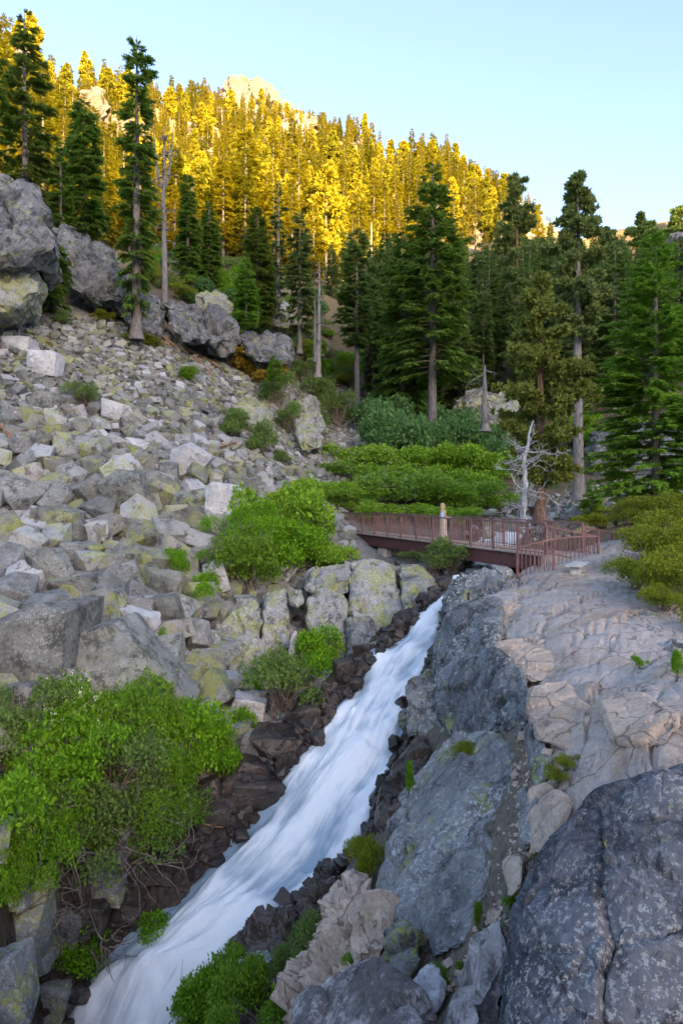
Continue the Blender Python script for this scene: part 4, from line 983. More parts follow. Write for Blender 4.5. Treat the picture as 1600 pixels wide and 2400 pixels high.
# ------------------------------------------------------------------ vegetation
def tube(path, rad, sides=6):
    path = np.asarray(path, float); rad = np.asarray(rad, float); n_ = len(path)
    tg = np.gradient(path, axis=0); tg /= np.linalg.norm(tg, axis=1)[:, None] + 1e-9
    ref = np.where(np.abs(tg[:, 2:3]) > .9, np.array([[1., 0, 0]]), np.array([[0, 0, 1.]]))
    a = np.cross(tg, ref); a /= np.linalg.norm(a, axis=1)[:, None] + 1e-9; b = np.cross(tg, a)
    an = np.linspace(0, 2 * np.pi, sides, endpoint=False)
    V = path[:, None] + rad[:, None, None] * (np.cos(an)[None, :, None] * a[:, None] + np.sin(an)[None, :, None] * b[:, None])
    i = np.arange(n_ * sides).reshape(n_, sides)
    F = np.stack([i[:-1], np.roll(i[:-1], -1, 1), np.roll(i[1:], -1, 1), i[1:]], -1).reshape(-1, 4)
    return V.reshape(-1, 3), F
class Acc:
    def __init__(s): s.V = []; s.F = []; s.n = 0
    def add(s, V, F): s.V.append(V); s.F.append(np.asarray(F) + s.n); s.n += len(V)
    def mesh(s, name, mat, smooth=False):
        me = npmesh(name, np.concatenate(s.V), np.concatenate(s.F), smooth); me.materials.append(mat); return me
def blades(base, dirv, nrm, L, Wd):
    """leaf-shaped quads: base (n,3), direction, side normal; kite of length L and width Wd"""
    side = np.cross(dirv, nrm); side /= np.linalg.norm(side, axis=1)[:, None] + 1e-9
    L = L[:, None]; Wd = Wd[:, None]
    V = np.stack([base, base + dirv * L * .45 + side * Wd * .5, base + dirv * L, base + dirv * L * .45 - side * Wd * .5], 1).reshape(-1, 3)
    F = np.arange(len(base) * 4).reshape(-1, 4)
    return V, F
def unit(v): return v / (np.linalg.norm(v, axis=1)[:, None] + 1e-9)

def make_conifer(seed, H, Rb, bare=.12, whorl=.30, per=6, droop=.35, up=.25, kind='fir', blade=.30, dens=34, trunk_r=None, top_r=.03, ragged=.25, prof=1.0, lean=0., gap=0., leader=.0, bare_tw=.3, needle_w=.16):
    r = np.random.default_rng(seed); tr = Acc(); cr = Acc()
    trunk_r = trunk_r or H * .016
    zz = np.linspace(0, H, 26); wob = np.cumsum(r.normal(0, .012 * H / 26 * 2, (26, 2)), 0) * (.4 + abs(lean)); wob[:, 0] += lean * zz
    path = np.stack([wob[:, 0], wob[:, 1], zz], 1)
    rad = trunk_r * (1 - zz / H) ** .8 + .012; rad[0] *= 1.5; rad[1] *= 1.12
    tr.add(*tube(path, rad, 9))
    def at(z): return np.array([np.interp(z, zz, path[:, 0]), np.interp(z, zz, path[:, 1]), z])
    z = H * bare; k = 0
    lobes = r.uniform(.65, 1.25, (6, 8))
    while z < H * .985:
        f = (z - H * bare) / (H * (1 - bare)); f = max(f, 0)
        if kind == 'pine': shape = np.sin(np.pi * min(1, (f * .9 + .12))) ** .6 * (1 - .35 * f)
        else: shape = (1 - f) ** prof * (1 - math.exp(-7 * (f + .12))) 
        nb_ = max(3, int(per * (1 - .3 * f)))
        for j in range(nb_):
            if r.random() < gap: continue
            az = r.uniform(0, 6.283); lob = lobes[int(f * 5.99), int(az / 6.2832 * 7.99)]
            Lb = Rb * (shape * lob * r.uniform(1 - ragged, 1.1) + .05) 
            if kind == 'sparse': Lb *= r.uniform(.5, 1.1)
            u0 = up * (1 - .2 * r.random()) + .6 * max(0, f - .8); dr = droop * (1 - f)
            npt = 7; t = np.linspace(0, 1, npt); zt = z + Lb * (u0 * t - dr * t ** 1.7 + .12 * t ** 3 * (kind == 'fir')) ; b0 = at(min(z, H * .99))
            bend = r.normal(0, .12) * t ** 2 * Lb
            ca, sa = math.cos(az), math.sin(az)
            bp_ = np.stack([b0[0] + ca * Lb * t - sa * bend, b0[1] + sa * Lb * t + ca * bend, zt], 1)
            tr.add(*tube(bp_, np.linspace(max(.008, trunk_r * .16 * (1 - f)), .004, npt), 3))
            m = max(6, int(dens * Lb / Rb + 4)); 
            if kind == 'pine':
                tq = r.uniform(.35, 1.02, m // 4 + 5)
                for q_ in tq:
                    c = np.array([np.interp(q_, t, bp_[:, i]) for i in range(3)]) + r.normal(0, .10 * Lb, 3) * np.array([1, 1, .55])
                    nn = 24; dv = unit(r.normal(size=(nn, 3)) + np.array([ca * .6, sa * .6, .45]))
                    cr.add(*blades(c + dv * .02, dv, unit(r.normal(size=(nn, 3))), blade * r.uniform(.6, 1.2, nn), np.full(nn, blade * needle_w * 1.25)))
            else:
                tq = np.sort(r.uniform(.10 + bare_tw * .5, 1.0, m)) ** .9
                c = np.stack([np.interp(tq, t, bp_[:, i]) for i in range(3)], 1)
                sgn = np.where(r.random(m) < .5, -1, 1.); an = sgn * r.uniform(.45, 1.15, m) * (1 - .35 * tq)
                dx, dy = ca * np.cos(an) - sa * np.sin(an), sa * np.cos(an) + ca * np.sin(an)
                slope = (u0 - dr * 1.7 * tq ** .7)
                dv = unit(np.stack([dx, dy, slope - .10 + r.normal(0, .16, m)], 1))
                wl = blade * (1.2 - .55 * tq) * r.uniform(.6, 1.2, m) * (.30 + .70 * min(1, Lb / (Rb * .55)))
                nr = unit(np.stack([r.normal(0, .35, m), r.normal(0, .35, m), np.ones(m)], 1))
                cr.add(*blades(c, dv, nr, wl, wl * .34))
                # needles fringing each twig: small side blades give a broken edge
                for fr_ in (.35, .62, .85):
                    for sg in (-1, 1):
                        sd_ = np.cross(dv, nr) * sg; d2 = unit(dv * .75 + sd_ * .7 + r.normal(0, .12, (m, 3)))
                        cr.add(*blades(c + dv * (wl * fr_)[:, None], d2, nr, wl * .42, wl * .17))
        z += whorl * (1.1 - .45 * f) * r.uniform(.7, 1.3)
    return tr, cr
def make_snag(seed, H, r0, nb_=14, blen=1., curl=0., z0=.15, broken=True, fork=False, upb=.1, bias=(0, 0)):
    r = np.random.default_rng(seed); a = Acc()
    zz = np.linspace(0, H, 22); w_ = np.cumsum(r.normal(0, .03 + .09 * (curl > 0), (22, 2)), 0) * H / 14
    path = np.stack([w_[:, 0], w_[:, 1], zz], 1); rad = r0 * (1 - zz / H * .75); rad[0] *= 1.6
    if broken: rad[-1] *= .35
    a.add(*tube(path, rad, 9))
    if fork:
        for sg in (-1, 1):
            p0 = path[14]; t = np.linspace(0, 1, 8); pth = p0 + np.stack([sg * H * .055 * np.sqrt(t), 0 * t, H * .36 * t], 1); a.add(*tube(pth, np.linspace(r0 * .5, .03, 8), 6))
    def branch(p, d, L, rd, depth):
        n_ = 9; pts = [p]; dd = d.copy()
        for i in range(n_):
            dd = dd + r.normal(0, .12 + curl * .28, 3) + np.array([0, 0, curl * .06]); dd /= np.linalg.norm(dd); pts.append(pts[-1] + dd * L / n_)
        pts = np.array(pts); a.add(*tube(pts, np.linspace(rd, rd * .18, len(pts)), 5 if depth else 4))
        if depth > 0:
            for _ in range(int(3 + 3 * curl)):
                k = r.integers(2, len(pts) - 1); dv = unit((pts[k] - pts[k - 1])[None] * 6 + r.normal(0, .8, (1, 3)))[0]
                branch(pts[k], dv, L * r.uniform(.3, .6), rd * .5, depth - 1)
    for _ in range(nb_):
        f = r.uniform(z0, .96); az = r.uniform(0, 6.283); p = np.array([np.interp(f * H, zz, path[:, 0]), np.interp(f * H, zz, path[:, 1]), f * H])
        branch(p, unit(np.array([[math.cos(az) + bias[0], math.sin(az) + bias[1], upb + r.normal(0, .2)]]))[0], blen * r.uniform(.4, 1.1), r0 * .22, 2 if curl else 1)
    return a
def tree(name, u, v, vtop, d, label, wpx, meshes, H0, R0, group=None, rz=None, base=None, cat='tree'):
    """plant a conifer: foot at pixel (u,v) and distance d, crown tip at row vtop, crown width wpx"""
    p = P(u, v, d) if base is None else base; H = (v - vtop) / FP * d
    s = H / H0; sw = (wpx / FP * d / 2) / R0
    t = empty(name, p, random.uniform(0, 6.28) if rz is None else rz, (sw, sw, s)); tag(t, label, cat, group)
    link('trunk', meshes[0], None, t)
    if meshes[1] is not None: link('crown', meshes[1], None, t)
    return t
def near_tree(name, u, v, vtop, d, label, wpx, mt_leaf, mt_bark, seed, group=None, **kw):
    H = (v - vtop) / FP * d; Rb = wpx / FP * d / 2
    tr, cr = make_conifer(seed, H, Rb, **kw)
    t = empty(name, P(u, v, d), 0); tag(t, label, 'tree', group)
    link('trunk', tr.mesh('trunk', M[mt_bark], True), None, t); link('crown', cr.mesh('crown', M[mt_leaf]), None, t)
    return t
# --- the individual trees the photograph shows
near_tree('fir_tree', 1535, 1222, 545, 33, 'large bright green fir nearest the right edge, layered boughs to the ground', 330, 'firbright', 'bark', 1, bare=.10, whorl=.21, per=8, droop=.42, up=.22, blade=.50, dens=80, ragged=.4, prof=.62, gap=.05)
near_tree('fir_tree', 1012, 1048, 375, 62, 'tall dense fir with bare grey lower trunk behind the bridge', 250, 'fir', 'bark', 2, bare=.26, whorl=.42, per=8, droop=.42, up=.12, blade=.95, dens=44, ragged=.35, prof=.75, trunk_r=.44)
near_tree('fir_tree', 945, 1030, 545, 66, 'darker fir overlapping the left side of the tall dense fir', 150, 'fir', 'bark', 3, bare=.16, whorl=.42, per=8, droop=.45, up=.1, blade=.95, dens=38, ragged=.3, prof=.6, trunk_r=.3)
near_tree('pine_tree', 1355, 1172, 402, 45, 'tall pine with long bare pale grey trunk and ragged tufted top', 150, 'pine', 'greybark', 4, kind='pine', bare=.50, whorl=.5, per=5, droop=.15, up=.2, blade=.42, dens=80, ragged=.5, trunk_r=.36, gap=.1, needle_w=.28)
near_tree('juniper_tree', 1266, 1225, 640, 32, 'gnarled juniper with twisted red brown trunk and yellow green tufts beside the bleached snag', 215, 'juniper', 'redbark', 5, kind='pine', bare=.16, whorl=.36, per=6, droop=.05, up=.3, blade=.26, dens=110, ragged=.5, trunk_r=.27, gap=.12, needle_w=.32)
near_tree('spire_fir', 320, 797, 82, 50, 'tall narrow spire tree with thinning grey top on the upper scree', 120, 'fir', 'bark', 6, kind='sparse', bare=.10, whorl=.36, per=7, droop=.5, up=.05, blade=.75, dens=26, ragged=.5, prof=.42, trunk_r=.38, gap=.2)
near_tree('fir_tree', 60, 500, 28, 58, 'dark sparse fir with pale trunk above the left bluff', 150, 'fir', 'greybark', 7, bare=.06, whorl=.5, per=7, droop=.5, up=.1, blade=.85, dens=26, ragged=.5, prof=.55, trunk_r=.3, gap=.25)
near_tree('fir_tree', -8, 560, 120, 56, 'dark fir cut by the left edge of the photograph', 130, 'fir', 'greybark', 8, bare=.2, whorl=.5, per=7, droop=.5, up=.1, blade=.8, dens=26, ragged=.5, prof=.5, gap=.25)
near_tree('fir_tree', 198, 560, 235, 68, 'broad shaded fir standing alone against the golden slope at left', 120, 'fir', 'bark', 9, bare=.08, whorl=.45, per=8, droop=.45, up=.1, blade=1.0, dens=34, ragged=.4, prof=.6)
near_tree('fir_tree', 143, 540, 330, 64, 'thin shaded fir left of the broad shaded fir', 60, 'fir', 'bark', 10, bare=.1, whorl=.5, per=6, droop=.4, up=.1, blade=.8, dens=24, ragged=.5, prof=.5, gap=.2)
near_tree('fir_tree', 440, 670, 405, 76, 'slim dark fir right of the forked dead snag', 60, 'fir', 'bark', 11, bare=.05, whorl=.5, per=8, droop=.4, up=.1, blade=.9, dens=30, ragged=.3, prof=.7)
near_tree('fir_tree', 490, 660, 470, 82, 'small dark fir right of the slim dark fir', 60, 'fir', 'bark', 12, bare=.05, whorl=.5, per=8, droop=.4, up=.1, blade=.9, dens=30, ragged=.3, prof=.8)
near_tree('fir_tree', 576, 762, 602, 58, 'short bright conical fir in front of the dark one by the upper bluff', 70, 'firbright', 'bark', 13, bare=.03, whorl=.28, per=9, droop=.3, up=.1, blade=.6, dens=34, ragged=.2, prof=.85)
near_tree('fir_tree', 603, 770, 485, 68, 'dense dark fir just behind the short bright conical one', 100, 'fir', 'bark', 14, bare=.06, whorl=.42, per=9, droop=.4, up=.1, blade=.9, dens=34, ragged=.25, prof=.8)
near_tree('fir_tree', 652, 790, 425, 74, 'thin half bare fir in the middle of the upper slope', 46, 'pine', 'greybark', 15, kind='sparse', bare=.15, whorl=.5, per=6, droop=.3, up=.1, blade=.7, dens=18, ragged=.5, prof=.5, gap=.25)
near_tree('pine_tree', 702, 830, 492, 66, 'open crowned grey green pine left of the broken snag', 72, 'pine', 'bark', 16, bare=.18, whorl=.5, per=7, droop=.35, up=.15, blade=.8, dens=24, ragged=.4, prof=.6, gap=.15)
near_tree('pine_tree', 837, 968, 535, 72, 'slender shaded pine with a bare trunk at the head of the stony path', 100, 'shadetree', 'bark', 17, bare=.38, whorl=.5, per=7, droop=.3, up=.15, blade=.95, dens=30, ragged=.35, prof=.6)
near_tree('pine_tree', 858, 950, 600, 80, 'thinner shaded pine just right of the one at the head of the path', 80, 'shadetree', 'bark', 18, bare=.42, whorl=.5, per=7, droop=.3, up=.15, blade=.95, dens=26, ragged=.35, prof=.6)
near_tree('pine_tree', 1210, 905, 400, 92, 'tall pine with straight reddish trunk and flat broken crown', 120, 'pine', 'redbark', 19, kind='pine', bare=.45, whorl=.9, per=5, droop=.1, up=.15, blade=.6, dens=50, ragged=.5, gap=.2, needle_w=.26, trunk_r=.42)
near_tree('fir_tree', 1118, 900, 600, 96, 'thin feathery fir between the tall dense fir and the reddish pine', 70, 'shadetree', 'bark', 20, bare=.25, whorl=.6, per=7, droop=.5, up=.0, blade=1.0, dens=26, ragged=.4, prof=.5)
near_tree('fir_tree', 1385, 1222, 1122, 31, 'knee high sapling fir between the pale trunk and the large bright fir', 56, 'firbright', 'bark', 21, bare=.03, whorl=.14, per=7, droop=.1, up=.3, blade=.28, dens=26, ragged=.2, prof=.9)
near_tree('hemlock_tree', 1448, 1215, 985, 36, 'thin trunked young fir with drooping boughs left of the large bright fir', 80, 'firbright', 'bark', 22, bare=.3, whorl=.3, per=6, droop=.5, up=.1, blade=.5, dens=26, ragged=.4, prof=.6)
near_tree('fir_tree', 643, 893, 828, 54, 'tiny yellow green fir among the rusty bushes on the scree', 44, 'firbright', 'bark', 23, bare=.02, whorl=.16, per=8, droop=.1, up=.2, blade=.3, dens=26, ragged=.2, prof=.9)
near_tree('fir_tree', 125, 725, 560, 50, 'shaded fir hanging in the dark gap between the two left cliffs', 80, 'fir', 'bark', 24, bare=.03, whorl=.4, per=8, droop=.55, up=.0, blade=.8, dens=30, ragged=.4, prof=.6)
near_tree('pine_tree', 1507, 640, 498, 150, 'lone ridge pine with two tops near the right skyline', 66, 'shadetree', 'bark', 25, kind='pine', bare=.3, whorl=1.1, per=5, droop=.1, up=.2, blade=.9, dens=46, ragged=.5, needle_w=.3)
near_tree('pine_tree', 1592, 600, 488, 190, 'spreading ridge pine at the right edge of the skyline', 76, 'shadetree', 'bark', 26, kind='pine', bare=.3, whorl=1.3, per=5, droop=.1, up=.2, blade=1.1, dens=46, ragged=.5, needle_w=.3)
near_tree('pine_tree', 1425, 640, 535, 150, 'small round topped ridge pine between the tall grey pine and the two topped one', 50, 'shadetree', 'bark', 27, kind='pine', bare=.2, whorl=1.0, per=5, droop=.1, up=.2, blade=.9, dens=46, ragged=.5, needle_w=.3)
def snag(u, v, vtop, d, label, mat, seed, r0, cat='dead tree', **kw):
    H = (v - vtop) / FP * d; a = make_snag(seed, H, r0, **kw)
    return tag(link('dead_tree', a.mesh('dead_tree', M[mat], True), None, loc=P(u, v, d)), label, cat)
snag(385, 740, 300, 60, 'tall forked dead snag with bare grey limbs right of the spire tree', 'greybark', 1, .30, nb_=46, blen=1.6, fork=True, upb=-.1)
snag(745, 885, 612, 58, 'splintered dead snag with a pale broken upper trunk above the stony path', 'greybark', 2, .24, nb_=26, blen=.9, upb=-.2)
snag(738, 850, 700, 60, 'short leaning dead stick beside the splintered snag', 'greybark', 3, .14, nb_=10, blen=.6)
snag(1137, 1012, 855, 52, 'broken off grey stump snag in front of the granite knoll', 'greybark', 4, .33, nb_=16, blen=1.6, upb=-.5)
snag(1224, 1226, 985, 30, 'bleached white dead tree with long curling branches left of the juniper', 'bleach', 55, .15, nb_=15, blen=2.3, curl=.9, z0=.08, upb=0., bias=(-.7, -.5))
snag(870, 640, 520, 140, 'thin white dead trunk low on the golden slope', 'bleach', 6, .25, nb_=8, blen=1.)
for i, (u, v, vt, d) in enumerate([(100,120,10,175),(172,160,75,185),(412,200,160,380),(835,250,200,400),(700,300,240,430),(1200,560,480,170),(930,960,900,90),(1395,800,690,100),(520,330,250,300)]):
    pz_, dz_ = hit(u, v + 10 if v > 255 or u < 500 else v + 30, 60); d = min(d, dz_) if d < dz_ else dz_; vt = max(vt, VH - pz_.z / pz_.y * FP - 130); v = VH - gz1(pz_.x, pz_.y) / pz_.y * FP; d = pz_.y
    snag(u, v, vt, d, ['pale dead spar at the top left skyline', 'second pale spar right of the top left one', 'thin dead spar on the skyline right of the spire tree', 'dead spar on the skyline above the middle trees', 'dead spar below the rocky peak',
                       'dead spar among the lit trees at right', 'small dead spar beside the dark fir', 'dead spar behind the tall grey pine', 'dead spar in the golden trees below the peak'][i], 'greybark', 60 + i, .2 * d / 150, nb_=10, blen=1.2 * d / 150)

# --- the forest: library trees copied one by one over the slopes
LIB = []
for i in range(9):
    kind = ['fir', 'fir', 'sparse', 'fir', 'pine', 'fir', 'sparse', 'fir', 'pine'][i]
    kw = dict(bare=[.06,.12,.2,.1,.35,.05,.3,.15,.28][i], whorl=[.8,.85,.8,.75,1.5,.8,.9,.85,1.4][i], per=[8,7,7,8,5,8,6,7,5][i], droop=.35, up=.15, kind=kind, blade=[1.5,1.5,1.3,1.5,1.1,1.4,1.3,1.6,1.1][i], dens=[13,12,11,13,30,13,10,12,30][i],
              ragged=.35, prof=[.9,.7,.5,.8,1,.95,.5,.65,1][i], needle_w=.34, trunk_r=.28)
    tr, cr = make_conifer(400 + i, 18., [3.2,2.9,2.2,3.4,2.9,2.5,2.0,3.0,2.7][i], **kw)
    LIB.append((tr, cr, [3.2,2.9,2.2,3.4,2.9,2.5,2.0,3.0,2.7][i]))
def joint(tr, cr, mt):
    a = np.concatenate(tr.V); fa_ = np.concatenate(tr.F); b = np.concatenate(cr.V); fb = np.concatenate(cr.F) + len(a)
    me = npmesh('conifer', np.concatenate([a, b]), [fa_, fb], False, np.concatenate([np.zeros(len(fa_)), np.ones(len(fb))]))
    me.materials.append(M['bark']); me.materials.append(mt); return me
LSUN = [joint(tr, cr, M['suntree']) for tr, cr, _ in LIB]; LSH = [joint(tr, cr, M['shadetree']) for tr, cr, _ in LIB]  # same trees twice, in painted sunlit colour and in shade colour
FINE = []
for i in range(6):
    tr, cr = make_conifer(450 + i, 18., [2.9,2.6,2.0,3.2,2.4,2.8][i], bare=[.08,.15,.22,.12,.28,.3][i], whorl=.5, per=8, droop=.42, up=.12, kind=['fir','fir','sparse','fir','fir','fir'][i], blade=.95, dens=26, ragged=.35, prof=[.8,.65,.5,.75,.6,.6][i], gap=.08, trunk_r=.26)
    FINE.append((tr.mesh('trunk', M['bark'], True), cr.mesh('crown', M['shadetree']), cr.mesh('crown', M['suntree'])))  # two crowns per tree: shade colour, then painted sunlit colour
LSHp = [(tr.mesh('trunk', M['bark'], True), cr.mesh('crown', M['shadetree'])) for tr, cr, _ in LIB]
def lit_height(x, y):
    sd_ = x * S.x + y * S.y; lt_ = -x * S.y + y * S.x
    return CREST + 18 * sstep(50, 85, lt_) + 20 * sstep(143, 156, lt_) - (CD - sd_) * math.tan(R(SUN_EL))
cand = []
for _ in range(60000):
    u_ = rng.uniform(-60, 1680); d_ = math.exp(rng.uniform(math.log(74), math.log(520)))
    if rng.random() > (d_ / 520) ** .75 * 1.15: continue
    xx = (u_ - 800) / FP * d_; zz_ = gz1(xx, d_); v_ = VH - zz_ / d_ * FP
    cd_ = np.interp(math.degrees(math.atan2(xx, d_)), [-40,-26.6,-20.5,-14,-7,-2,3.6,9,14,19,23.6,27,40], [240,245,290,410,510,460,390,345,240,235,220,225,210])
    if math.hypot(xx, d_) > cd_ + 6: continue
    if rng.random() < .6 and 500 < u_ < 690 and v_ < 285: continue
    gp = float(fbm(np.array([[xx * .035, d_ * .035, 3.]]), 2, 91)[0])
    if gp > .22 and rng.random() < .8: continue
    cand.append((xx, d_, zz_, u_, v_))
placed = {}; trees = []
for c in cand:
    sp = 3.6 if c[1] < 140 else 4.0 + c[1] * .006
    if c[3] > 880 and c[1] < 150: sp = 4.3
    kx, ky = int(c[0] // 8), int(c[1] // 8); bad = False
    for a in (-1, 0, 1):
        for b in (-1, 0, 1):
            for o_ in placed.get((kx + a, ky + b), ()):
                if (o_[0] - c[0]) ** 2 + (o_[1] - c[1]) ** 2 < sp * sp: bad = True; break
            if bad: break
        if bad: break
    if bad: continue
    if c[3] < 300 and c[1] < 100: continue
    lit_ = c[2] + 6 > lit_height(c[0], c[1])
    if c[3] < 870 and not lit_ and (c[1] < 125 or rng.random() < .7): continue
    if c[3] < 860 and c[1] < 105: continue
    placed.setdefault((kx, ky), []).append(c); trees.append(c)
print('forest trees', len(trees))
H_ = lambda c: 17.
trees.sort(key=lambda c: c[1])
keep_order = None
lsuns = [m for m in LSUN]
def where(u, v, d, lit):
    hor = 'far left' if u < 150 else 'left' if u < 420 else 'left centre' if u < 660 else 'centre' if u < 900 else 'right centre' if u < 1150 else 'right' if u < 1400 else 'far right'
    if not lit: ver = 'at the front of the shaded forest' if d < 110 else 'deep in the shaded forest'
    else: ver = 'low on the golden slope' if v > 560 else 'midway up the golden slope' if v > 400 else 'high on the golden slope' if v > 270 else 'near the golden skyline'
    return hor, ver
rest = {0: [], 1: []}
TLAB = []
nth = 0
for i, (xx, yy, zz_, u_, v_) in enumerate(trees):
    dist = yy; hs = float(np.clip(rng.normal(1.0, .22), .55, 1.5)) * (1.12 if 900 < u_ and dist < 150 else 1.0) 
    if dist > 150: hs *= .86
    if v_ < 300 and 480 < u_ < 720: hs *= .7
    sk_ = np.interp(u_, [-100,0,110,220,340,450,550,640,690,850,980,1050,1110,1200,1290,1350,1700], [-60,-10,40,85,132,165,172,220,250,262,298,308,372,398,505,535,540])
    hmax = (v_ - sk_) / FP * yy / 18.
    if hmax < hs: hs = hmax * rng.uniform(.72, 1.)
    if hs < .22: continue
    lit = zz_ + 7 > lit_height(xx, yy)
    if not lit and u_ > 820:
        dk_ = np.interp(u_, [820,900,1000,1100,1200,1290,1350,1450,1600], [640,560,570,575,560,535,540,552,556]) + rng.uniform(-25, 60)
        hs = min(hs, (v_ - dk_) / FP * yy / 18.)
        if hs < .28: continue
    vi = int(rng.integers(len(LIB)))
    ws = hs * rng.uniform(.8, 1.15)
    if nth < 290:
        nth += 1
        shp = ['dense pointed', 'dense pointed', 'thin', 'broad', 'round topped', 'dense pointed', 'thin', 'broad', 'round topped'][vi]
        adj_ = ('sunlit' if lit else 'dark green') + ' ' + shp
        if dist < 125:
            t = empty('conifer', (xx, yy, zz_ - .4), rng.uniform(0, 6.28), (ws, ws, hs))
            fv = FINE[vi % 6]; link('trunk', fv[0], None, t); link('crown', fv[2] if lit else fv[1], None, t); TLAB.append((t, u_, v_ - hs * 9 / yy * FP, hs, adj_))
        else:
            o = bpy.data.objects.new('conifer', (LSUN if lit else LSH)[vi]); C.objects.link(o); o.location = (xx, yy, zz_ - .5); o.rotation_euler.z = rng.uniform(0, 6.28); o.scale = (ws, ws, hs); TLAB.append((o, u_, v_ - hs * 9 / yy * FP, hs, adj_))
    else: rest[0 if lit else 1].append((xx, yy, zz_ - .5, ws, hs, rng.uniform(0, 6.28)))
TMARK = [('the top left spars', 130, 90), ('the broad shaded fir', 198, 350), ('the spire tree', 320, 350), ('the forked snag', 385, 450), ('the slim dark fir', 440, 500), ('the rocky peak', 560, 200), ('the thin half bare fir', 652, 550), ('the splintered snag', 745, 700),
    ('the tall dense fir', 1010, 600), ('the slender shaded pines', 845, 700), ('the reddish trunked pine', 1208, 600), ('the tall grey pine', 1350, 600), ('the big bright fir', 1530, 700), ('the broken stump', 1137, 850), ('the two topped ridge pine', 1507, 540), ('the middle skyline', 850, 300), ('the right end of the golden slope', 1150, 440), ('the juniper', 1265, 800), ('the open grey green pine', 702, 600)]
name_by_landmark(TLAB, TMARK, 'conifer', 'conifers of the mountainside forest')
# the trees beyond the 300 nearest: one object, instanced on points
def forest(name, items, lib, label):
    if not items: return
    me = bpy.data.meshes.new(name); me.from_pydata([(a[0], a[1], a[2]) for a in items], [], [])
    at = me.attributes.new('sz', 'FLOAT_VECTOR', 'POINT'); at.data.foreach_set('vector', np.array([(a[3], a[3], a[4]) for a in items], np.float32).ravel())
    ar = me.attributes.new('yaw', 'FLOAT_VECTOR', 'POINT'); ar.data.foreach_set('vector', np.array([(0, 0, a[5]) for a in items], np.float32).ravel())
    o = link(name, me); tag(o, label, 'forest', kind='stuff')
    pc_ = bpy.data.collections.new(name + '_source')
    for m in lib: q_ = bpy.data.objects.new('conifer_source', m); pc_.objects.link(q_)
    ng = bpy.data.node_groups.new(name, 'GeometryNodeTree')
    ng.interface.new_socket('Geometry', in_out='INPUT', socket_type='NodeSocketGeometry'); ng.interface.new_socket('Geometry', in_out='OUTPUT', socket_type='NodeSocketGeometry')
    gi = ng.nodes.new('NodeGroupInput'); go = ng.nodes.new('NodeGroupOutput'); ci_ = ng.nodes.new('GeometryNodeCollectionInfo'); ci_.inputs[0].default_value = pc_
    ci_.inputs['Separate Children'].default_value = True; ci_.inputs['Reset Children'].default_value = True
    ip = ng.nodes.new('GeometryNodeInstanceOnPoints'); ip.inputs['Pick Instance'].default_value = True
    a1 = ng.nodes.new('GeometryNodeInputNamedAttribute'); a1.data_type = 'FLOAT_VECTOR'; a1.inputs[0].default_value = 'sz'
    a2 = ng.nodes.new('GeometryNodeInputNamedAttribute'); a2.data_type = 'FLOAT_VECTOR'; a2.inputs[0].default_value = 'yaw'
    rv = ng.nodes.new('FunctionNodeRandomValue'); rv.data_type = 'INT'
    rv.inputs[4].default_value = 0; rv.inputs[5].default_value = len(lib) - 1
    L_ = ng.links.new
    L_(gi.outputs[0], ip.inputs['Points']); L_(ci_.outputs[0], ip.inputs['Instance']); L_(rv.outputs[2], ip.inputs['Instance Index'])
    L_(a2.outputs[0], ip.inputs['Rotation']); L_(a1.outputs[0], ip.inputs['Scale']); L_(ip.outputs[0], go.inputs[0])
    md = o.modifiers.new('forest', 'NODES'); md.node_group = ng
forest('distant_forest', rest[0], LSUN, 'distant sunlit golden conifers covering the upper slope to the skyline')
forest('shaded_forest', rest[1], LSH, 'dark conifers filling the shaded foot of the mountain')

